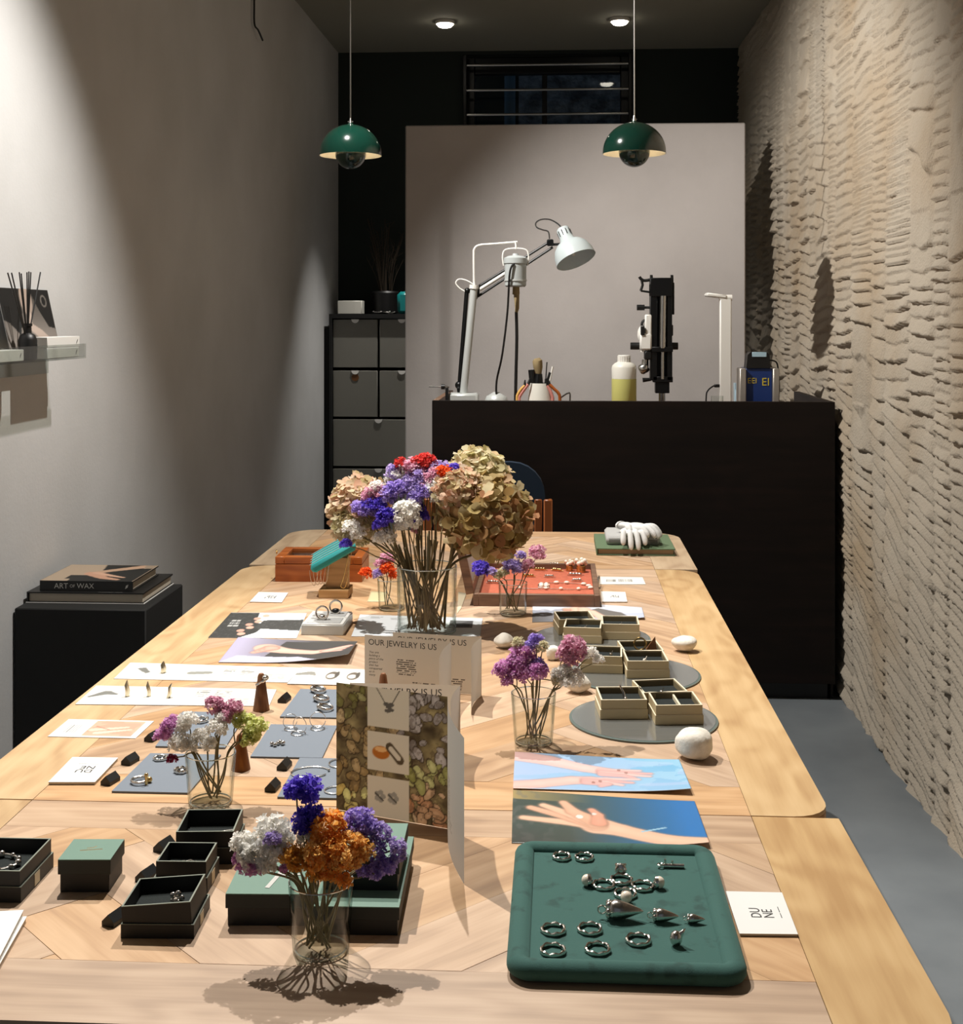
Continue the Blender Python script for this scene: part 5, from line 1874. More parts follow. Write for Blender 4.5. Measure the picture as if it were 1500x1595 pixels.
boxes = {}
HB = 0.029
for key, lab, a, b_, z, cont in (
        ('f1', 'beige box at the left of the front mirror disc', (936, 1124), (1008, 1123.5), T, None),
        ('f2', 'beige box with pale divider at the right front', (1021, 1133), (1095, 1132), T, 'divider'),
        ('f3', 'beige box at the back of the front mirror disc', (1003, 1084), (1071, 1081), T + HB, None),
        ('m1', 'beige box at the left of the middle mirror disc', (903, 1051), (971, 1053), T, None),
        ('m2', 'beige box nearest on the middle mirror disc', (976, 1060), (1043, 1060), T, None),
        ('m3', 'beige box at the back of the middle mirror disc', (973, 1018), (1033, 1017), T + HB, None),
        ('b1', 'beige box nearest on the rear mirror disc', (877, 1004), (936.5, 1006), T, None),
        ('b2', 'beige box at the right of the rear mirror disc', (938, 999), (996, 1000), T, None),
        ('b3', 'beige box farthest back beside the photo print', (875, 969), (923, 968), T + HB, None)):
    boxes[key] = sand_box(lab, a, b_, z, cont)


def stud(label, c, m='silver', s=1.0, group='studs in the beige boxes'):
    t = thing('earring', c, label, 'earring', group)
    ob('bead', MB().ball((0, 0, 0.003 * s), 0.003 * s, 10, 8, lambda p: 1 + .15 * math.sin(5 * p.x * 3)), MATS[m], t)
    ob('post', MB().cyl((0, 0, 0.003 * s), (0.004 * s, 0.003 * s, 0.009 * s), 0.0007, 6), MATS[m], t)


stud('small silver stud inside the nearest rear disc box', boxes['b1'][1] + Vector((0.004, -0.005, 0)), s=0.9)
stud('small silver stud inside the right rear disc box', boxes['b2'][1] + Vector((0, -0.01, 0)), s=0.9)
stud('pearl stud inside the nearest middle disc box', boxes['m2'][1] + Vector((-0.002, -0.006, 0)), 'pearl', 1.1)
stud('silver stud inside the left middle disc box', boxes['m1'][1] + Vector((0.016, 0.004, 0)))
stud('silver stud inside the back box of the front disc', boxes['f3'][1] + Vector((0.002, -0.012, 0)))
e1 = thing('bar_earring', boxes['f1'][1] + Vector((0.004, -0.002, 0)), 'upright silver bar earring in the left front disc box', 'earring')
ob('bar', MB().tube([(0.002, 0, 0), (0, 0.004, 0.01), (-0.006, 0.008, 0.021)], [0.0022, 0.0024, 0.0012], 8), MATS['silver'], e1)
ob('bead', MB().ball((0.003, -0.004, 0.003), 0.003, 8, 6), MATS['silver'], e1)
c = boxes['m3'][1]
t = thing('upright_ring', c + Vector((0.0, 0.004, 0)), 'gold ring standing upright in the back middle disc box', 'ring')
ob('band', MB().tube([(0.011 * math.cos(q), 0.002, 0.0112 + 0.011 * math.sin(q)) for q in np.linspace(0, 6.283, 33)[:-1]], 0.0016, 8, closed=True), MATS['gold'], t)
t = thing('wood_wedge', c + Vector((0.021, 0.012, 0)), 'small brown wedge in the back middle disc box', 'wedge')
ob('wedge', MB().add([(-0.01, -0.004, 0), (0.01, -0.004, 0), (0.01, 0.004, 0), (-0.01, 0.004, 0), (0.007, 0, 0.024)], [(0, 3, 2, 1), (0, 1, 4), (1, 2, 4), (2, 3, 4), (3, 0, 4)]), MATS['walnut'], t, smooth=None)


def black_box(label, a, b_, h, depth, z=T, w=None, lid_h=0.5, tilt=0.0, tag_side=True, rz=None):
    c, w_, ang = place(a, b_, z, depth)
    w_ = w or w_
    t = thing('black_gift_box', c, label, 'box', 'open black gift boxes', ang if rz is None else rz)
    lh = h * lid_h
    lid = MB()
    ww_, dd_ = w_ + 0.004, depth + 0.004
    for sx in (-1, 1):
        lid.box((sx * (ww_ - 0.0015) / 2, 0, lh / 2), (0.0015, dd_, lh))
        lid.box((0, sx * (dd_ - 0.0015) / 2, lh / 2), (ww_ - 0.003, 0.0015, lh))
    lid.box((0, 0, 0.0008), (ww_ - 0.003, dd_ - 0.003, 0.0015))
    ob('lid', lid, MATS['black_card'], t, smooth=None)
    le = MB()
    for sx in (-1, 1):
        le.box((sx * (ww_ - 0.0015) / 2, 0, lh + 0.0002), (0.0015, dd_, 0.0005))
        le.box((0, sx * (dd_ - 0.0015) / 2, lh + 0.0002), (ww_ - 0.003, 0.0015, 0.0005))
    ob('lid_edge', le, MATS['card_edge'], t, smooth=None)
    M = Matrix.Translation((0, 0, 0.0018)) if not tilt else Matrix.Translation((0, 0, 0.0018 + abs(math.sin(tilt)) * w_ / 2)) @ Matrix.Rotation(tilt, 4, 'Y')
    open_box(t, w_, depth, h - 0.002, 0.0018, MATS['black_card'], MATS['card_edge'], MATS['black_foam'], 0.0, M, fill=0.45)
    if tag_side:
        ob('price_sticker', MB().box((ww_ / 2 + 0.0002, -0.002, lh * 0.5), (0.0005, 0.014, lh * 0.8)), MATS['beige_paper'], t)
    return t, c + Vector((0, 0, 0.0018 + (h - 0.002) * 0.45 + 0.0022))


bb1, top1 = black_box('open black box with bracelet cut by the left image edge', (-100, 1402), (31, 1405), 0.033, 0.088, lid_h=0.5)
bb2, top2 = black_box('nearest open black box with flower stud, tilted in its lid', (192, 1460), (300, 1461), 0.031, 0.066, lid_h=0.45, tilt=-R(4.5))
bb3, top3 = black_box('small middle open black box holding a ring', (243, 1390), (321, 1391), 0.034, 0.052, lid_h=0.5)
bb4, top4 = black_box('farthest open black box with a chain and charm', (274, 1346), (364, 1345), 0.037, 0.068, lid_h=0.5)
# contents
t = thing('bracelet', top1 + Vector((-0.004, 0.005, 0)), 'beaded silver bracelet curled in the cut off black box', 'bracelet')
bpts = [(0.028 * math.cos(q), 0.022 * math.sin(q), 0.0035) for q in np.linspace(0, 6.283, 25)[:-1]]
ob('chain', MB().tube(bpts, 0.0014, 6, closed=True), MATS['silver'], t)
for k, p in enumerate(bpts[::2]):
    ob('bead', MB().ball(p, 0.0032 if k % 3 else 0.0042, 8, 6), MATS['silver'], t)


def flower_stud(label, c, s=1.0):
    t = thing('flower_stud', c, label, 'stud')
    g = MB()
    for k in range(5):
        a = k * 1.2566
        g.ball((0.005 * s * math.cos(a), 0.003 * s, 0.006 * s + 0.005 * s * math.sin(a)), (0.0034 * s, 0.002 * s, 0.0034 * s), 10, 6)
    ob('petals', g, MATS['silver'], t)
    ob('heart', MB().ball((0, -0.0005, 0.006 * s), 0.0024 * s, 8, 6), MATS['pearl'], t)
    return t


flower_stud('silver flower stud inside the nearest tilted black box', top2 + Vector((0.012, -0.006, 0.004)), 1.0)
t = thing('ring', top3 + Vector((0.002, -0.004, 0)), 'wavy silver ring lying inside the small middle black box', 'ring')
ob('band', ring_mesh(0.0098, seed=33), MATS['silver'], t)
t = thing('chain_necklace', top4 + Vector((0.0, 0.0, 0)), 'fine silver chain with star charm in the farthest black box', 'necklace')
ob('chain', MB().tube(smooth_path([(-0.012, -0.012, 0.002), (0.005, -0.002, 0.003), (0.018, 0.006, 0.003), (0.028, 0.012, 0.002)], 6), 0.0011, 6), MATS['silver'], t)
g = MB()
for k in range(5):
    a = k * 1.2566
    g.ball((-0.014 + 0.003 * math.cos(a), -0.014 + 0.003 * math.sin(a), 0.003), (0.0026, 0.0026, 0.002), 8, 6)
ob('charm', g, MATS['silver'], t)


def green_box(label, a, b_, h, depth, z=T, base_z=None, w=None, mark=False):
    c, w_, ang = place(a, b_, z, depth)
    w_ = w or w_
    c.z = base_z if base_z is not None else T
    t = thing('green_gift_box', c, label, 'box', 'closed green gift boxes', ang)
    lh = h * 0.45
    ob('base', MB().box((0, 0, (h - lh) / 2), (w_ - 0.004, depth - 0.004, h - lh), b=0.0006), MATS['black_card'], t)
    ob('lid', MB().box((0, 0, h - lh / 2 - 0.0004), (w_, depth, lh - 0.0008), b=0.0004), mat('shaded_green_card', (20, 28, 24), 0.6), t)  # green lid sides coloured almost black, their shade put into the card colour
    ob('lid_top', MB().box((0, 0, h - 0.0005), (w_ - 0.0004, depth - 0.0004, 0.001)), MATS['green_card'], t)
    if mark:
        g = MB().tube([(-0.012, -0.004, h), (0.012, 0.0, h)], 0.0007, 4).tube([(-0.006, 0.002, h), (0.001, 0.004, h), (0.003, 0.008, h)], 0.0006, 4)
        ob('foil_logo', g, MATS['gold_ink'], t)
    return t


green_box('small cube shaped closed green box with foil logo', (92, 1391), (170, 1391), 0.0367, 0.056, w=0.058, mark=True)
g1 = green_box('closed green box left of the front flower glass', (351, 1443), (477, 1444), 0.034, 0.078)
ob('ribbon', MB().box((0.004, 0.0, 0.0342), (0.005, 0.05, 0.0006), Matrix.Rotation(R(-12), 4, 'Z')).box((0.02, 0.004, 0.0343), (0.022, 0.004, 0.0006), Matrix.Rotation(R(8), 4, 'Z')), MATS['silver_ink'], g1)
g2 = green_box('lower green box of the stack behind the front flowers', (486, 1457), (622, 1459), 0.030, 0.18)
green_box('upper green box of the stack behind the front flowers', (500, 1387), (622, 1389), 0.0325, 0.1, z=T + 0.03, base_z=T + 0.0301)

# --- white double ring box
c, w_, ang = place((469, 989), (535, 990), T, 0.115)
t = thing('white_ring_box', c, 'white and silver double box holding two rings', 'box', None, ang)
ob('tray', MB().box((0, 0, 0.010), (w_, 0.115, 0.02), b=0.001), MATS['silver_paint'], t)
for yo, nm in ((-0.029, 'pad'), (0.029, 'pad')):
    ob('frame', MB().box((0, yo, 0.0205), (w_ - 0.003, 0.054, 0.004), b=0.001), MATS['paper'], t)
    ob(nm, MB().box((0, yo, 0.0222), (w_ - 0.016, 0.042, 0.003), b=0.001), MATS['grey_cloth'], t)
for yo, lab in ((-0.027, 'large silver ring standing on the white double box, nearer'), (0.029, 'dark stone ring standing on the white double box, farther')):
    r_ = thing('cocktail_ring', c + Vector((-0.006 if yo < 0 else 0.012, yo, 0.0237)), lab, 'ring', 'rings on the white box')
    ob('band', MB().tube([(0.0125 * math.cos(q), 0.003 * math.sin(q), 0.014 + 0.0125 * math.sin(q)) for q in np.linspace(0, 6.283, 33)[:-1]], 0.002, 8, closed=True), MATS['silver'], r_)
    ob('head', MB().ball((0, 0, 0.006), (0.009, 0.006, 0.005), 12, 8), MATS['black_metal'] if yo > 0 else MATS['silver'], r_)

# =================================================================== STONES


def pebble(label, x0, x1, y0, y1, seed):
    rs_ = random.Random(seed)
    base = P((x0 + x1) / 2, y1 - (y1 - y0) * 0.12, T)
    sc_ = (base - CP).length
    k = ray((x0 + x1) / 2, y1).length
    w_ = (x1 - x0) * base.y / 2000 / 2
    hh_ = (y1 - y0) * base.y / 2000 / 2 * 0.86
    ph = [rs_.random() * 6 for _ in range(6)]
    fn = lambda p: 1 + 0.07 * math.sin(3.1 * p.x + ph[0]) + 0.06 * math.sin(3.7 * p.y + ph[1]) + 0.05 * math.sin(4.3 * p.z + ph[2]) + 0.03 * math.sin(7 * p.x + 5 * p.y + ph[3])
    g = MB().ball((0, 0, 0), (w_, w_ * 0.82, hh_), 32, 20, fn)
    mz = min(v[2] for v in g.v)
    g.v = [(x, y, z - mz - 0.0006) for x, y, z in g.v]
    g.v = [(x, y, max(z, 0)) for x, y, z in g.v]
    tag(ob('pebble', g, MATS['stone'], loc=(base.x, base.y + w_ * 0.4, T), rz=0, smooth=180), label, 'stone', 'white pebbles')


pebble('largest white pebble at the right border of the table', 1049, 1115, 1140, 1191, 1)
pebble('squarish white pebble at the right border behind the discs', 1048, 1085, 991, 1020, 2)
pebble('white pebble left of the front mirror disc', 880, 921, 1052, 1084, 3)
pebble('white pebble standing right of the rear brochure', 769, 801, 989, 1014, 4)
pebble('white pebble hidden behind the pink flowers', 850, 876, 1005, 1032, 5)

# =================================================================== GREY BOARDS AND LEFT JEWELLERY


def board(label, BLp, TLp, w_=0.104):
    a, d = P(*BLp, T + 0.0025), P(*TLp, T + 0.0025)
    d.x = a.x + (d.x - a.x)
    q = [a, a + Vector((w_, 0.0, 0)), d + Vector((w_, 0, 0)), d]
    c = sum(q, Vector()) / 4
    tag(ob('grey_display_board', MB().prism([((p - c).x, (p - c).y) for p in q], 0, 0.0025), MATS['grey_board'], loc=(c.x, c.y, T), smooth=None), label, 'board', 'grey display boards')
    return c


board('grey board left of the white flower glass', (174, 1232), (234, 1173))
board('grey board behind the white flower glass', (242, 1162), (285, 1108))
board('grey board with fine wire hoops and two studs', (390, 1178), (422, 1128))
board('grey board with three chunky rings', (436, 1116), (468, 1073))
board('grey board with thin bangles by the front brochure', (432, 1241), (467, 1180))
ZB = T + 0.0026


def house(label, px, py, rz=0.0, z=T):
    c = P(px, py, z)
    t = MB().prism([(-0.0075, 0), (0.0075, 0), (0.0075, 0.005), (0, 0.0125), (-0.0075, 0.005)], -0.012, 0.012, Matrix.Rotation(R(90), 4, 'X'))
    tag(ob('prism_block', t, MATS['black'], loc=c, rz=rz, smooth=None), label, 'block', 'small black prism blocks')


for lab, px, py, rz in (
        ('black prism block farther of two right of the logo booklet', 203, 1188, -0.25), ('black prism block nearer of two right of the logo booklet', 172, 1219, -0.25),
        ('black prism block beside the chunky ring board', 443, 1092, -0.15), ('black prism block farther of two left of the bangle board', 443, 1196, -0.1),
        ('black prism block nearer of two left of the bangle board', 425, 1229, -0.1), ('black prism block beside the magenta flowers', 238, 1152, -0.25),
        ('black prism block left of the farthest black box', 256, 1322, -0.3), ('black prism block left of the nearest black box', 179, 1436, -0.3),
        ('black prism block between the small and nearest black boxes', 229, 1368, -0.3)):
    house(lab, px, py, rz)


def cone(label, px, py, h_=0.06, r0=0.0135):
    c = P(px, py, T)
    t = thing('ring_cone', c, label, 'ring cone', 'wooden ring cones')
    ob('cone', MB().lathe([(r0, 0), (r0 * 0.98, 0.002), (0.0055, h_ * 0.93), (0.0035, h_ * 0.985), (0, h_)], 24), MATS['cone_wood'], t)
    return c


c = cone('brown wooden ring cone carrying a silver ring', 407, 1106)
rg = thing('signet_ring', c + Vector((0, 0, 0.046)), 'silver ring perched on the brown wooden cone', 'ring')
ob('band', MB().tube([(0.0088 * math.cos(q), 0.0088 * math.sin(q), 0.0 + 0.006 * math.cos(q)) for q in np.linspace(0, 6.283, 33)[:-1]], [0.0018 + 0.0016 * max(0, math.cos(q)) for q in np.linspace(0, 6.283, 33)[:-1]], 8, closed=True), MATS['silver'], rg)
ob('seal', MB().ball((0.006, -0.001, 0.0075), (0.006, 0.006, 0.0035), 12, 8), MATS['silver'], rg)
cone('brown wooden cone right of the white flower glass', 375, 1198, 0.05)
cone('brown wooden cone before the OUR JEWELRY IS US brochure', 597, 1112, 0.066)


def sliver(label, px, py, h_, lean=0.0, w_=0.004):
    w_ *= 1.35
    c = P(px, py, Z1 + 0.0006)
    g = MB().tube([(0, 0, 0), (0.001 + lean * .3, 0, h_ * 0.35), (-0.001 + lean * .6, 0, h_ * 0.7), (lean, 0, h_)], [w_ * 0.9, w_, w_ * 0.85, w_ * 0.25], 6, flat=0.6)
    tag(ob('ear_cuff', g, MATS['champagne'], loc=c, smooth=35), label, 'ear cuff', 'gilded slivers on the leaflets')


sliver('broad gilded sliver standing on the farther leaflet', 254, 1047, 0.019, 0.001, 0.0062)
sliver('gilded sliver standing first on the nearer leaflet', 198, 1084, 0.026, 0.0, 0.005)
sliver('thin gilded sliver standing second on the nearer leaflet', 232, 1084, 0.024, -0.002, 0.0042)
sliver('leaning gilded sliver standing third on the nearer leaflet', 262, 1086, 0.023, 0.006, 0.0042)


def chunky(label, px, py):
    c = P(px, py, ZB)
    t = thing('chunky_ring', c, label, 'ring', 'chunky rings on grey board', R(-10))
    n = 36
    qs = np.linspace(0, 6.283, n + 1)[:-1]
    ob('band', MB().tube([(0.0105 * math.cos(q), 0.0105 * math.sin(q), 0.0032 + 0.0014 * (1 - math.cos(q))) for q in qs], [0.0018 + 0.0016 * (1 - math.cos(q)) / 2 for q in qs], 8, closed=True, flat=1.2), MATS['silver'], t)
    ob('plate', MB().ball((-0.0115, 0, 0.0055), (0.004, 0.0085, 0.0052), 14, 8), MATS['silver'], t)


chunky('chunky silver ring, farthest of three on the grey board', 497, 1078)
chunky('chunky silver ring, middle of three on the grey board', 502, 1092)
chunky('chunky silver ring, nearest of three on the grey board', 508, 1106)


def hoop(label, px, py, Rr, ang, z=ZB):
    c = P(px, py, z)
    t = thing('wire_hoop', c, label, 'earring', 'fine wire hoops', ang)
    qs = np.linspace(0.15, 6.1, 30)
    ob('hoop', MB().tube([(Rr * math.cos(q), 0, Rr + Rr * math.sin(q) + 0.0006) for q in qs], 0.0006, 6), MATS['silver'], t)
    ob('drop', MB().tube([(Rr * math.cos(q) * 0.9, Rr * 0.9 * math.sin(q) - 0.004, 0.0009) for q in qs], 0.0007, 6), MATS['silver'], t)


hoop('fine wire hoop earring at the left of the hoop board', 452, 1135, 0.011, 0.5)
hoop('fine wire hoop earring at the middle of the hoop board', 467, 1142, 0.012, -0.4)
hoop('fine wire hoop earring at the right of the hoop board', 495, 1134, 0.012, 0.2)
for k, (px, py) in enumerate(((424, 1163), (437, 1160))):
    t = thing('bead_stud', P(px, py, ZB), ('left' if k == 0 else 'right') + ' silver bead stud low on the hoop board', 'stud', 'bead studs')
    g = MB()
    for q in range(4 if k else 2):
        g.ball((0.004 * math.cos(q * 1.9), 0.004 * math.sin(q * 1.9), 0.003), 0.0032, 8, 6)
    ob('beads', g, MATS['silver'], t)


def bangle(label, px, py, rx, ry, ang, group='thin bangles on grey board'):
    c = P(px, py, ZB)
    t = thing('thin_bangle', c, label, 'bangle', group, ang)
    qs = np.linspace(0, 5.6, 40)
    ob('wire', MB().tube([(rx * math.cos(q), ry * math.sin(q), 0.0012) for q in qs], 0.001, 6), MATS['silver'], t)
    ob('clasp', MB().ball((rx, 0, 0.002), 0.002, 8, 6), MATS['silver'], t)


bangle('thin silver bangle nearest the violet flower', 483, 1204, 0.026, 0.021, 0.3)
bangle('thin silver bangle partly behind the front brochure', 527, 1190, 0.013, 0.017, 0.1)
bangle('thin silver bangle low beside the front brochure', 522, 1232, 0.014, 0.013, 0.4)
# signet ring on left board
t = thing('bulb_ring', P(218, 1219, ZB), 'silver ring with bulb ends on the left grey board', 'ring', None, R(-15))
qs = np.linspace(0.35, 5.9, 36)
ob('band', MB().tube([(0.0112 * math.cos(q), 0.0112 * math.sin(q), 0.0035) for q in qs], 0.0017, 8, flat=1.4), MATS['silver'], t)
ob('head', MB().cyl((0.0125, -0.004, 0), (0.0125, -0.004, 0.013), 0.002, 8).ball((0.0125, -0.004, 0.013), 0.003, 8, 6).ball((0.012, 0.004, 0.004), 0.0042, 10, 8), MATS['gold'], t)
ring('open silver ring at the back of the left grey board', 250, 1183, ZB, 0.009, 41, group='rings on the left grey board')
ring('knotted silver ring next to the white flower glass', 282, 1203, ZB, 0.008, 42, group='rings on the left grey board', wave=0.002)
ring('dark silver ring on the board behind the white flowers', 312, 1124, ZB, 0.0115, 43, group='rings on the left grey board', wave=0.0016)

# =================================================================== FAR TABLE ITEMS
# orange wooden case
c, w_, ang = place((428.5, 906), (564, 907), T, 0.135)
t = thing('wooden_case', c, 'orange brown wooden case with glazed lid', 'case', None, ang)
ob('body', MB().box((0, 0, 0.021), (w_, 0.135, 0.042), b=0.001), MATS['orange_wood'], t)
fr_ = MB()
for sx in (-1, 1):
    fr_.box((sx * (w_ / 2 - 0.011), 0, 0.0515), (0.022, 0.135, 0.017), b=0.001)
    fr_.box((0, sx * (0.135 / 2 - 0.011), 0.0515), (w_ - 0.044, 0.022, 0.017), b=0.001)
ob('lid_frame', fr_, MATS['orange_wood'], t)
ob('lid_glass', MB().box((0, 0, 0.053), (w_ - 0.044, 0.091, 0.003)), MATS['clear_glass'], t)
ob('lining', MB().box((0, 0, 0.0435), (w_ - 0.05, 0.088, 0.001)), MATS['grey_cloth'], t)
tag(ob('brass_pin', MB().lathe([(0.0015, 0), (0.0015, 0.006), (0.003, 0.008), (0, 0.011)], 10), MATS['gold'], loc=P(431, 863, T + 0.0601)), 'tiny brass pin on the wooden case corner', 'pin')
# teal velvet display
c = P(521, 930, T)
t = thing('bracelet_display', c, 'teal velvet sloped display on a wooden post', 'display stand')
ob('base', MB().box((0, 0.018, 0.0095), (0.068, 0.066, 0.019), b=0.001), MATS['pale_wood'], t)
ob('post', MB().box((0.004, 0.02, 0.054), (0.05, 0.03, 0.07), b=0.001), MATS['pale_wood'], t)
Mt = Matrix.Translation((-0.004, 0.018, 0.1)) @ Matrix.Rotation(R(-30), 4, 'Y') @ Matrix.Rotation(R(14), 4, 'X')
ob('velvet_pad', MB().box((0, 0, 0), (0.115, 0.085, 0.02), Mt, b=0.006), MATS['teal_velvet'], t)
for k in range(5):
    y = -0.03 + 0.015 * k
    ob('laid_chain', MB().tube([(-0.056, y, 0.0108), (-0.02, y + 0.002, 0.0108), (0.02, y - 0.002, 0.0108), (0.056, y, 0.0108)], 0.0008, 5, M=Mt), MATS['silver'], t)
nk = thing('fine_necklace', c + Vector((0.03, -0.005, 0.019)), 'fine gold chain hanging from the teal display', 'necklace')
ob('chain', MB().tube(smooth_path([(0.004, 0, 0.085), (-0.002, -0.002, 0.05), (-0.01, -0.003, 0.02), (-0.014, -0.004, 0.008), (-0.006, -0.004, 0.004), (0.0, -0.003, 0.02), (0.006, 0, 0.06), (0.01, 0, 0.088)], 5), 0.0008, 5), MATS['gold'], nk)
nk2 = thing('fine_necklace', c + Vector((-0.045, 0.0, 0.03)), 'fine silver chains hanging left of the teal display', 'necklace')
g = MB()
for k in range(4):
    g.tube(smooth_path([(-0.012 + 0.008 * k, 0, 0.03 + 0.004 * k), (-0.008 + 0.008 * k, -0.002, 0.006), (0.0 + 0.009 * k, -0.001, -0.004 + 0.003 * k), (0.008 + 0.008 * k, 0, 0.03 + 0.004 * k)], 5), 0.0006, 5)
ob('chains', g, MATS['silver'], nk2)

# red velvet tray with open lid
c, w_, ang = place((736, 945), (935, 939), T, 0.36)
c.z = T
a0, a1 = P(737, 944), P(934, 942)
w_ = a1.x - a0.x
rt = thing('red_velvet_tray', ((a0.x + a1.x) / 2, a0.y + 0.185, T), 'wooden tray case lined with red velvet holding jewellery', 'tray')
dd = 0.37
wl = MB()
for sx in (-1, 1):
    wl.box((sx * (w_ / 2 - 0.006), 0, 0.0135), (0.012, dd, 0.027), b=0.0008)
    wl.box((0, sx * (dd / 2 - 0.006), 0.0135), (w_ - 0.024, 0.012, 0.027), b=0.0008)
ob('frame', wl, MATS['walnut'], rt)
ob('velvet_bed', MB().box((0, 0, 0.007), (w_ - 0.024, dd - 0.024, 0.014)), MATS['red_velvet'], rt)
ob('clasp', MB().box((w_ / 2 + 0.002, 0.02, 0.016), (0.004, 0.02, 0.016), b=0.001).cyl((w_ / 2 + 0.004, 0.035, 0.022), (w_ / 2 + 0.006, 0.035, 0.022), 0.004, 8), MATS['steel'], rt)
Ml = Matrix.Translation((-w_ / 2 + 0.001, 0, 0.028)) @ Matrix.Rotation(R(12), 4, 'Y').inverted()
lf = MB()
LH = 0.19
for sy in (-1, 1):
    lf.box((-0.008, sy * (dd / 2 - 0.008), LH / 2), (0.018, 0.016, LH), Ml, b=0.0008)
lf.box((-0.008, 0, 0.008), (0.018, dd - 0.032, 0.016), Ml, b=0.0008)
lf.box((-0.008, 0, LH - 0.008), (0.018, dd - 0.032, 0.016), Ml, b=0.0008)
ob('lid_frame', lf, MATS['walnut'], rt)
ob('lid_panel', MB().box((-0.006, 0, LH / 2), (0.004, dd - 0.03, LH - 0.03), Ml), MATS['grey_cloth'], rt)
ZR = T + 0.0142


def rj(label, px, py, kind, s=1.0, m='silver', rz=0.0):
    c_ = P(px, py, ZR)
    t_ = thing(kind, c_, label, kind.split('_')[-1], 'jewellery on the red velvet', rz)
    if kind == 'crown_ring':
        ob('band', MB().lathe([(0.008 * s, 0), (0.0095 * s, 0.001), (0.009 * s, 0.014 * s), (0.0075 * s, 0.014 * s), (0.0075 * s, 0.001)], 20, cap=False), MATS['gold'], t_)
        g_ = MB()
        for k in range(9):
            a = k * 0.7
            g_.ball((0.0095 * s * math.cos(a), 0.0075 * s * math.sin(a), 0.018 * s + 0.003 * s * (k % 3)), 0.0048 * s, 8, 6)
        ob('blossom', g_, MATS['pearl'], t_)
    elif kind == 'bar_brooch':
        ob('pin', MB().cyl((-0.02 * s, 0, 0.0022), (0.02 * s, 0, 0.0022), 0.0012, 6), MATS[m], t_)
        g_ = MB()
        for k in range(4):
            g_.ball((-0.012 * s + 0.007 * s * k, 0.001 * (-1) ** k, 0.0045), (0.0052 * s, 0.0034 * s, 0.0036), 8, 6)
        ob('petals', g_, MATS[m], t_)
    elif kind == 'square_brooch':
        g_ = MB()
        for x in (-1, 1):
            for y in (-1, 1):
                g_.ball((x * 0.0058 * s, y * 0.0085 * s, 0.0045), (0.0055 * s, 0.0078 * s, 0.0042), 10, 8)
        ob('leaves', g_, MATS['pearl'], t_)
        ob('frame', MB().tube([(0.0125 * s * x, 0.018 * s * y, 0.002) for x, y in ((-1, -1), (1, -1), (1, 1), (-1, 1))], 0.0012, 6, closed=True), MATS[m], t_)
    elif kind == 'chain_necklace':
        pts_ = smooth_path([(-0.1, -0.03, 0.002), (-0.05, -0.034, 0.002), (0.0, -0.033, 0.002), (0.05, -0.036, 0.002), (0.085, -0.02, 0.002), (0.07, 0.02, 0.002), (0.045, 0.032, 0.002), (0.0, 0.034, 0.002), (-0.03, 0.03, 0.002)], 6)
        ob('chain', MB().tube(pts_, 0.001, 6), MATS['silver'], t_)
        for k in (3, 10, 14, 19, 24, 27, 30, 38, 41):
            p_ = pts_[k]
            ob('bead', MB().ball((p_.x, p_.y, 0.0036), (0.0068 if k > 23 else 0.005, 0.0045, 0.0036), 10, 6), MATS['pearl'], t_)


rj('smaller white blossom ring standing on red velvet', 887, 889, 'crown_ring', 0.95)
rj('larger white blossom ring at the red tray corner', 905, 891, 'crown_ring', 1.2)
rj('gold toned brooch at the top row of the red tray', 842, 882, 'bar_brooch', 0.8)
rj('second gold toned brooch just below the top row', 842, 889, 'bar_brooch', 0.85, 'gold')
rj('silver leaf brooch at the top middle of the red tray', 864, 881, 'bar_brooch', 0.8)
rj('slanted gold leaf brooch in the red tray centre', 868, 890, 'bar_brooch', 0.85, 'gold', -0.4)
rj('silver leaf brooch right of centre in red tray', 897, 897, 'bar_brooch', 1.0)
rj('silver pin with bead at the red tray right', 899, 906, 'bar_brooch', 0.7)
rj('slim pin in the red tray below the slanted brooch', 856, 900, 'bar_brooch', 0.7)
rj('square white leaf brooch low in the red tray', 847, 914, 'square_brooch', 1.0)
rj('white beaded chain along the front of the red tray', 862, 914, 'chain_necklace')
rj('gold leaf brooch seen above the lilac flower glass', 824, 899, 'bar_brooch', 0.8, 'gold')
rj('silver brooch left of the lilac flower glass', 769, 909, 'bar_brooch', 0.9)

# green book, cloth box, gloves
a0, a1 = P(929, 865), P(1052, 866.5)
gw = (a1 - a0).length
gb = thing('green_book', ((a0.x + a1.x) / 2, (a0.y + a1.y) / 2 + 0.118, T), 'green clothbound book under the white gloves', 'book')
th = 0.019
cv = MB().box((0, 0, 0.0015), (gw, 0.235, 0.003), b=0.0006).box((0, 0, th - 0.0015), (gw, 0.235, 0.003), b=0.0006).box((-gw / 2 + 0.0015, 0, th / 2), (0.003, 0.235, th - 0.0058))
ob('cover', cv, MATS['green_cloth'], gb)
ob('pages', MB().box((0, 0, th / 2), (gw - 0.01, 0.225, th - 0.0062)), mat('brown_page', (160, 136, 110), 0.85), gb)
zb = T + th
a0, a1 = P(945, 850, zb), P(1027, 849, zb)
cw = (a1 - a0).length
clb = thing('grey_cloth_box', ((a0.x + a1.x) / 2, (a0.y + a1.y) / 2 + 0.075, zb), 'soft grey cloth bundle on the green book', 'cloth bundle')
ob('fold', MB().box((0, 0, 0.0125), (cw, 0.15, 0.025), b=0.007), MATS['grey_cloth'], clb)
ob('inner_fold', MB().box((0, -0.0745, 0.011), (cw - 0.012, 0.004, 0.009), b=0.001), mat('fold_grey', (120, 118, 114), 0.9), clb)


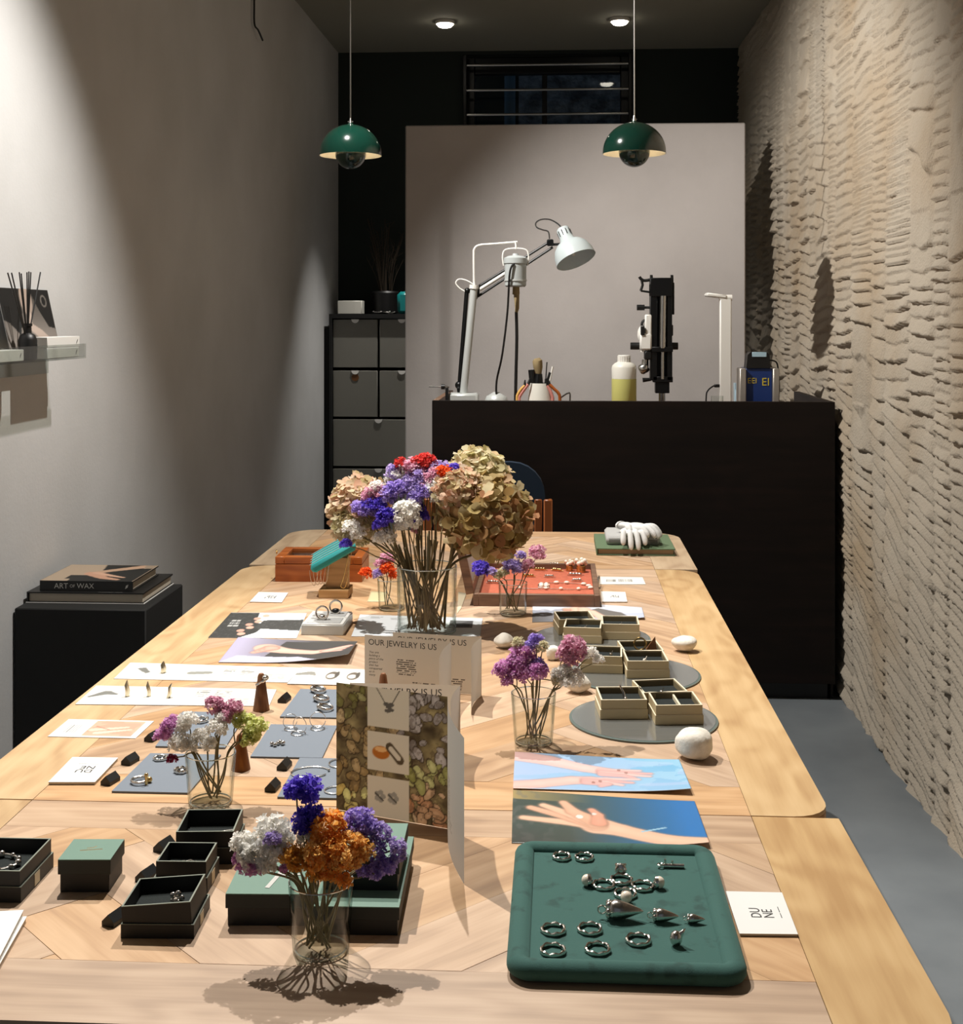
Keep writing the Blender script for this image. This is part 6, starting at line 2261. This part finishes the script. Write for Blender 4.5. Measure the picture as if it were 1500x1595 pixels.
def glove(label, c_, rz, flip, drape):
    t_ = thing('cotton_glove', c_, label, 'glove', 'white cotton gloves', rz)
    g_ = MB()
    g_.ball((0, 0.005, 0.011), (0.037, 0.042, 0.012), 20, 12)
    g_.tube(smooth_path([(0, 0.03, 0.01), (0.004, 0.055, 0.011), (0.0, 0.075, 0.009)], 4), [0.02] * 8 + [0.024], 12, flat=0.45)
    for k in range(4):
        x = -0.027 + 0.018 * k
        ln_ = (0.05, 0.062, 0.058, 0.044)[k]
        dz = drape[k]
        g_.tube(smooth_path([(x, -0.012, 0.011), (x * 1.2, -0.03 - ln_ * 0.3, 0.013), (x * 1.35, -0.03 - ln_ * 0.7, 0.009 + dz * 0.45), (x * 1.4, -0.03 - ln_ * 0.92, 0.005 + dz)], 5), [0.0095] * 12 + [0.009, 0.008, 0.0065, 0.003], 10)
    g_.tube(smooth_path([(0.03 * flip, 0.012, 0.011), (0.05 * flip, 0.0, 0.013), (0.064 * flip, -0.022, 0.009)], 5), [0.0105] * 8 + [0.008, 0.006, 0.003], 10)
    t_.scale = (0.8, 0.8, 0.95)
    o_ = ob('glove_body', g_, MATS['glove_cotton'], t_, smooth=180)
    rmod = o_.modifiers.new('remesh', 'REMESH')
    rmod.mode = 'VOXEL'
    rmod.voxel_size = 0.0016
    smo = o_.modifiers.new('smooth', 'SMOOTH')
    smo.iterations = 3
    ob('cuff', MB().tube([(0, 0.072, 0.0095), (0, 0.078, 0.0095)], 0.0255, 14, flat=0.45), MATS['glove_cotton'], t_)


gz = zb + 0.0255
glc = P(985, 838, gz)
glove('white cotton glove draped over the front of the bundle', Vector((glc.x - 0.002, glc.y + 0.036, gz)), R(6), 1, (-0.02, -0.032, -0.034, -0.022))
glove('white cotton glove lying across behind the draped one', Vector((glc.x + 0.018, glc.y + 0.062, gz + 0.009)), R(48), -1, (-0.012, -0.014, -0.02, -0.02))

# =================================================================== FLOWERS
_fl = {}


def frame(d):
    d = d.normalized()
    a = Vector((0, 0, 1)) if abs(d.z) < 0.9 else Vector((1, 0, 0))
    u = d.cross(a).normalized()
    return u, d.cross(u), d


def statice(seed):
    k = ('s', seed)
    if k in _fl:
        return _fl[k]
    rs_ = random.Random(seed * 7 + 1)
    g = MB()
    for i in range(96):
        z = rs_.uniform(-0.55, 1)
        a = rs_.uniform(0, 6.283)
        q = math.sqrt(max(0, 1 - z * z))
        d = Vector((q * math.cos(a), q * math.sin(a), z))
        p = d * rs_.uniform(0.45, 0.95)
        d = (d + Vector((rs_.uniform(-.4, .4), rs_.uniform(-.4, .4), rs_.uniform(-.1, .5)))).normalized()
        u, v, w_ = frame(d)
        s_ = rs_.uniform(0.22, 0.32)
        for j in range(5):
            b = j * 1.2566 + rs_.uniform(-.2, .2)
            e = lambda an, r_, h_: p + (u * math.cos(an) + v * math.sin(an)) * r_ * s_ + w_ * h_ * s_
            lf_ = rs_.uniform(0.25, 0.7)
            g.add([e(b, 0.05, -0.2), e(b - 0.55, 0.75, lf_), e(b, 1.0, lf_ + rs_.uniform(-.25, .15)), e(b + 0.55, 0.75, lf_ + rs_.uniform(-.2, .2))], [(0, 1, 2, 3)])
    me = g.mesh('statice_blossom', False, 180)
    _fl[k] = me
    return me


def hydrangea(seed, n=150):
    k = ('h', seed)
    if k in _fl:
        return _fl[k]
    rs_ = random.Random(seed * 5 + 2)
    g = MB()
    for i in range(n):
        z = 1 - 1.85 * (i + 0.5) / n
        a = i * 2.39996 + rs_.uniform(-.2, .2)
        q = math.sqrt(max(0, 1 - z * z))
        d = Vector((q * math.cos(a), q * math.sin(a), z))
        p = d * rs_.uniform(0.8, 0.98)
        d = (d + Vector((rs_.uniform(-.45, .45), rs_.uniform(-.45, .45), rs_.uniform(-.25, .45)))).normalized()
        u, v, w_ = frame(d)
        s_ = rs_.uniform(0.2, 0.3)
        tw = rs_.uniform(0, 6)
        for j in range(4):
            b = tw + j * 1.5708 + rs_.uniform(-.15, .15)
            cup = rs_.uniform(-0.15, 0.75)
            U_ = u * math.cos(b) + v * math.sin(b)
            V_ = -u * math.sin(b) + v * math.cos(b)
            pt = lambda r_, s2, h_: p + (U_ * r_ + V_ * s2) * s_ + w_ * h_ * s_
            wv_ = rs_.uniform(-.18, .18)
            g.add([pt(0.02, 0, -0.1), pt(0.32, -0.36, cup * .25 + wv_), pt(0.4, 0, cup * .15), pt(0.32, 0.36, cup * .25 - wv_),
                   pt(0.76, -0.52, cup * .7 - wv_), pt(0.82, 0, cup * .5), pt(0.76, 0.52, cup * .7 + wv_), pt(1.08, -0.28, cup * 1.0), pt(1.14, 0.02, cup * .95 + wv_ * .5), pt(1.08, 0.3, cup * 1.02)],
                  [(0, 1, 2), (0, 2, 3), (1, 4, 5, 2), (2, 5, 6, 3), (4, 7, 8, 5), (5, 8, 9, 6)])
    me = g.mesh('hydrangea_head', False, 180)
    _fl[k] = me
    return me


_col_mesh = {}


def blossom(parent, me, colr, loc, r, squash=1.0, name='blossom'):
    k = (me.name, colr)
    if k not in _col_mesh:
        m2 = me.copy()
        m2.materials.clear()
        m2.materials.append(MATS[colr])
        _col_mesh[k] = m2
    o = bpy.data.objects.new(name, _col_mesh[k])
    COL.objects.link(o)
    o.parent = parent
    o.location = loc
    o.scale = (r, r, r * squash)
    o.rotation_euler = (random.uniform(-.3, .3), random.uniform(-.3, .3), random.uniform(0, 6.28))
    o['kind'] = 'stuff'
    return o


class Vase:
    def __init__(s, name, label, c, r1, r0, h, th=0.0016):
        s.c, s.r1, s.r0, s.h = c, r1, r0, h
        t = thing(name, c, label, 'vase')
        ob('glass_wall', MB().lathe([(r0 - 0.003, 0), (r0, 0.003), (r1, h - 0.001), (r1 - th / 2, h), (r1 - th, h - 0.001), (r0 - th, 0.007), (0, 0.0055)], 48), MATS['vase_glass'], t, smooth=60)
        ob('rim', MB().tube([(((r1 - th / 2) * math.cos(q)), (r1 - th / 2) * math.sin(q), h) for q in np.linspace(0, 6.2832, 49)[:-1]], th * 0.5, 6, closed=True), MATS['glass_rim_highlight'], t)
        ob('foot_ring', MB().tube([((r0 - 0.0025) * math.cos(q), (r0 - 0.0025) * math.sin(q), 0.0035) for q in np.linspace(0, 6.2832, 49)[:-1]], 0.0011, 6, closed=True), MATS['glass_rim_highlight'], t)

    def sprig(s, label, group, colr, heads, stem='stem', thick=0.0011, name='statice_sprig', hyd=False, root=None, cat='flower'):
        a = random.uniform(0, 6.283)
        rb = random.uniform(0.15, 0.75) * (s.r0 - 0.004)
        rt0 = Vector((rb * math.cos(a), rb * math.sin(a), 0.009))
        t = thing(name, s.c + rt0, label, cat, group)
        pts = []
        for (px, py, rp, dy) in heads:
            w_ = PY(px, py, s.c.y + dy)
            pts.append((w_, rp * w_.y / 2000))
        cen = sum((p for p, _ in pts), Vector()) / len(pts)
        dirv = cen - s.c
        lat = Vector((dirv.x, dirv.y, 0))
        q = min(1, lat.length / max(1e-6, s.r1 * 1.3))
        rimp = lat.normalized() * (s.r1 - 0.006) * q * random.uniform(0.75, 1) if lat.length > 1e-5 else Vector()
        rimp = s.c + Vector((rimp.x, rimp.y, s.h * 0.99))
        g = MB()
        org = s.c + rt0
        fork = rimp.lerp(cen, 0.45)
        path_ = smooth_path([org, org.lerp(rimp, 0.5) + Vector((random.uniform(-.003, .003), random.uniform(-.003, .003), 0)), rimp, fork], 5)
        g.tube([p - org for p in path_], thick, 6)
        for (p, r_) in pts:
            tip = p - Vector((0, 0, r_ * 0.3))
            g.tube([x - org for x in smooth_path([fork, fork.lerp(tip, .5) + Vector((random.uniform(-.004, .004), random.uniform(-.004, .004), 0.002)), tip], 4)], [thick * 0.8] * 8 + [thick * 0.6], 5)
        ob('stem', g, MATS[stem], t, smooth=180)
        for (p, r_) in pts:
            if hyd:
                blossom(t, hydrangea(hyd), colr, p - org, r_, 0.92, 'flower_head')
            else:
                blossom(t, statice(random.randint(1, 6)), colr, p - org, r_ * 1.16, random.uniform(0.8, 1.0))
        return t


CN = dict(violet='deep violet', purple='purple', lilac='lilac', magenta='magenta', pink='pale pink', white='white', orange='orange', amber='bright amber', ochre='dull ochre', red='red', vermilion='orange red', cream='cream', lime='yellow green', crimson='dark crimson')


def bouquet(v, where, data, stem='stem', thick=0.0011):
    for colr, sprigs in data.items():
        for n, heads in enumerate(sprigs):
            xs = sorted(sum(h[0] for h in q) / len(q) + 0.01 * k for k, q in enumerate(sprigs))
            n_ = len(sprigs)
            me_ = xs.index(sum(h[0] for h in heads) / len(heads) + 0.01 * n)
            if n_ == 1:
                lab = '%s dried statice sprig in %s' % (CN[colr], where)
            else:
                pos = 'leftmost' if me_ == 0 else 'rightmost' if me_ == n_ - 1 else ('second', 'third', 'fourth', 'fifth', 'sixth', 'seventh')[me_ - 1] + ' from left'
                lab = '%s of the %s statice sprigs in %s' % (pos, CN[colr], where)
            v.sprig(lab, '%s sprigs in %s' % (CN[colr], where), colr, heads, stem, thick)


def cyl_vase(name, label, px, py, r1=0.0325, r0=0.0285, h=0.0685):
    return Vase(name, label, P(px, py), r1, r0, h)


v = cyl_vase('glass_tumbler', 'clear glass tumbler at the front holding orange and violet flowers', 500, 1481, 0.0325, 0.028, 0.07)
bouquet(v, 'the front glass tumbler', dict(
    violet=[[(475, 1232, 26, .01), (462, 1236, 14, .012)], [(478, 1277, 20, .005), (488, 1270, 16, .0)], [(470, 1290, 12, .0)]],
    white=[[(425, 1298, 27, 0), (438, 1310, 18, .01)], [(400, 1330, 26, -.005), (412, 1345, 18, -.01)], [(378, 1312, 18, .0), (384, 1330, 14, -.01)], [(432, 1328, 20, -.012), (478, 1305, 14, .0)]],
    magenta=[[(372, 1338, 10, -.005), (383, 1352, 13, -.01)], [(397, 1356, 11, -.015), (445, 1352, 9, -.01)]],
    lilac=[[(425, 1308, 13, -.02)], [(592, 1297, 16, .01), (618, 1318, 14, .0), (620, 1335, 12, 0)]],
    orange=[[(512, 1290, 24, -.005), (505, 1310, 22, -.01)], [(520, 1322, 20, -.02), (498, 1334, 24, -.02)], [(535, 1345, 16, -.02), (515, 1360, 18, -.02), (537, 1372, 12, -.022)]],
    amber=[[(548, 1318, 22, -.01), (564, 1328, 18, -.01), (556, 1340, 14, -.012)], [(492, 1330, 18, -.025), (530, 1338, 18, -.025)]],
    ochre=[[(455, 1336, 20, -.015), (468, 1345, 16, -.018)], [(490, 1358, 14, -.02)]],
    purple=[[(560, 1282, 22, .015), (572, 1292, 18, .01), (548, 1292, 14, .01)], [(582, 1322, 16, .0), (590, 1340, 12, 0)], [(602, 1352, 15, -.005), (585, 1360, 13, -.005), (568, 1358, 12, -.002)]]))
v = cyl_vase('glass_tumbler', 'clear glass tumbler with white and lime flowers at the left', 328, 1251, 0.0328, 0.0285, 0.066)
bouquet(v, 'the left glass tumbler', dict(
    magenta=[[(262, 1132, 12, 0), (254, 1146, 13, 0)], [(270, 1122, 9, .01)]],
    white=[[(292, 1124, 15, 0), (284, 1134, 10, 0)], [(338, 1134, 15, -.01), (346, 1120, 12, 0)], [(280, 1158, 16, -.01), (296, 1162, 12, -.01)], [(312, 1148, 13, .0), (325, 1158, 11, -.01)]],
    pink=[[(335, 1100, 14, .01), (348, 1108, 12, .01)], [(364, 1103, 13, .01), (352, 1116, 10, .0), (328, 1092, 8, .01)]],
    lime=[[(384, 1128, 16, .01), (400, 1134, 16, .0), (392, 1144, 13, 0)], [(372, 1118, 13, .01), (388, 1155, 11, -.005)]],
    crimson=[[(268, 1183, 8, -.01)]]))
v = cyl_vase('glass_tumbler', 'clear glass tumbler with pink and magenta flowers mid table', 831, 1157, 0.0335, 0.0285, 0.0745)
bouquet(v, 'the mid table tumbler', dict(
    magenta=[[(815, 1020, 18, .005), (806, 1034, 16, 0)], [(788, 1042, 15, 0), (778, 1046, 10, 0)], [(836, 1046, 16, -.01), (818, 1050, 15, -.01)], [(790, 1062, 9, -.01), (800, 1050, 12, -.005)]],
    purple=[[(834, 998, 12, .01), (826, 1006, 10, .01)], [(836, 1034, 11, 0), (843, 1040, 9, 0)]],
    pink=[[(893, 1008, 17, .0), (882, 1018, 14, 0)], [(898, 1020, 14, .005), (888, 1028, 12, 0)]],
    white=[[(872, 1052, 13, .0), (880, 1044, 10, .0)], [(896, 1056, 12, .0), (884, 1062, 11, -.01)], [(920, 1018, 11, .01), (932, 1028, 8, .01)]],
    cream=[[(845, 1008, 9, .0)], [(808, 1002, 9, .01), (868, 1060, 9, 0)]]))
v = cyl_vase('glass_tumbler', 'clear glass tumbler with orange red blooms beside the big vase', 610, 949, 0.031, 0.028, 0.066)
bouquet(v, 'the tumbler beside the big vase', dict(
    vermilion=[[(570, 893, 9, 0)], [(604, 886, 11, 0), (612, 896, 7, 0)]],
    pink=[[(602, 871, 11, .01), (592, 878, 8, .01)]],
    lilac=[[(588, 894, 8, 0)]]))
v = cyl_vase('glass_tumbler', 'clear glass tumbler with lilac flowers before the red tray', 799, 957, 0.031, 0.0285, 0.068)
bouquet(v, 'the tumbler before the red tray', dict(
    violet=[[(748, 887, 12, 0), (752, 879, 8, 0)]],
    lilac=[[(765, 890, 8, 0)], [(798, 882, 12, 0), (808, 886, 10, 0)], [(811, 865, 8, .01), (792, 876, 9, .0)]],
    cream=[[(783, 892, 9, 0), (776, 896, 7, 0)]],
    pink=[[(822, 879, 9, 0), (815, 886, 7, 0)], [(837, 862, 12, .01)]]))

v = Vase('large_vase', 'large clear glass cylinder vase with the big dried bouquet', P(665, 984), 0.0605, 0.059, 0.1335, 0.0025)
BG = 'the big vase bouquet'
for lab, colr, px, py, rp, dy, sd in (
        ('biggest brown green dried hydrangea head, right of the bouquet', 'hydrangea_brown', 756, 806, 70, -.01, 1),
        ('pale green dried hydrangea head at the top of the bouquet', 'hydrangea', 744, 746, 50, .06, 2),
        ('beige pink dried hydrangea head, left of the bouquet', 'hydrangea_pink', 560, 786, 47, .05, 3),
        ('small pale dried hydrangea head low left in the bouquet', 'hydrangea', 552, 818, 34, .02, 4),
        ('pink tinged hydrangea head tucked into the bouquet centre right', 'hydrangea_pink', 716, 766, 40, -.03, 5),
        ('olive hydrangea head hanging lowest on the right', 'hydrangea', 770, 846, 32, .03, 6)):
    v.sprig(lab, 'dried hydrangeas in the big vase', colr, [(px, py, rp, dy)], 'dark_stem', 0.0026, 'hydrangea_stem', hyd=sd)
bouquet(v, BG, dict(
    red=[[(624, 721, 9, .0)], [(662, 718, 14, .0), (672, 722, 10, .0), (650, 719, 9, 0)]],
    vermilion=[[(692, 735, 12, -.03), (698, 742, 9, -.03)]],
    pink=[[(642, 727, 14, 0), (655, 736, 13, 0)], [(681, 742, 14, -.02), (668, 750, 13, -.02)], [(578, 772, 14, -.02), (592, 768, 13, -.02)], [(648, 800, 8, 0), (648, 826, 7, 0)]],
    lilac=[[(652, 744, 16, -.01), (640, 752, 14, -.01)], [(676, 728, 12, .0), (690, 728, 10, 0)], [(662, 758, 14, -.02), (648, 764, 13, -.02)], [(612, 736, 12, 0)]],
    purple=[[(612, 766, 15, -.02), (624, 760, 13, -.02)], [(600, 774, 14, -.02), (588, 784, 12, -.02)], [(560, 792, 13, -.03), (572, 798, 12, -.03)], [(660, 768, 13, -.03), (648, 776, 12, -.03)]],
    violet=[[(590, 786, 12, -.03), (576, 788, 12, -.03)], [(600, 806, 14, -.04), (592, 816, 11, -.04), (608, 800, 10, -.04)], [(655, 806, 12, -.02), (652, 792, 10, -.02)], [(707, 730, 8, -.02)], [(539, 847, 9, -.03)]],
    white=[[(634, 796, 20, -.04), (642, 812, 14, -.04)], [(678, 758, 14, -.03), (688, 748, 10, -.03)], [(618, 738, 14, 0), (610, 746, 10, 0)], [(548, 822, 13, -.03), (558, 832, 11, -.03)], [(586, 758, 10, -.02), (580, 766, 9, -.02)], [(604, 836, 12, -.03), (590, 840, 9, -.03)], [(626, 820, 11, -.03)], [(684, 776, 12, -.04)]]), 'dark_stem', 0.0014)
# bare stems and dry leaves of the bouquet
for k in range(16):
    a = random.uniform(0, 6.283)
    r_ = random.uniform(0.1, 0.8) * 0.052
    b0 = v.c + Vector((r_ * math.cos(a), r_ * math.sin(a), 0.009))
    t = thing('bare_stem', b0, 'thin bare dried stem in the big vase', 'stem', 'bare stems in the big vase')
    a2 = a + math.pi + random.uniform(-.6, .6)
    top = v.c + Vector((0.048 * math.cos(a2) * random.random(), 0.048 * math.sin(a2) * random.random(), 0.131))
    up = top + (top - b0).normalized() * random.uniform(0.03, 0.075) + Vector((0, 0, 0.01))
    ob('stem', MB().tube([p - b0 for p in smooth_path([b0, b0.lerp(top, .5) + Vector((random.uniform(-.006, .006), 0, 0)), top, up], 5)], random.uniform(0.0014, 0.0026), 6), MATS['dark_stem'], t, smooth=180)
    if k % 3 == 0:
        lfm = MB().add([(0, 0, 0), (0.006, 0.002, 0.012), (0.003, 0.0, 0.034), (-0.005, -0.002, 0.014)], [(0, 1, 2, 3)])
        o = ob('dry_leaf', lfm, MATS['dark_stem'], t, loc=(top - b0) * 0.8, recalc=False)
        o.rotation_euler = (random.uniform(-.5, .5), random.uniform(-.5, .5), random.uniform(0, 6))
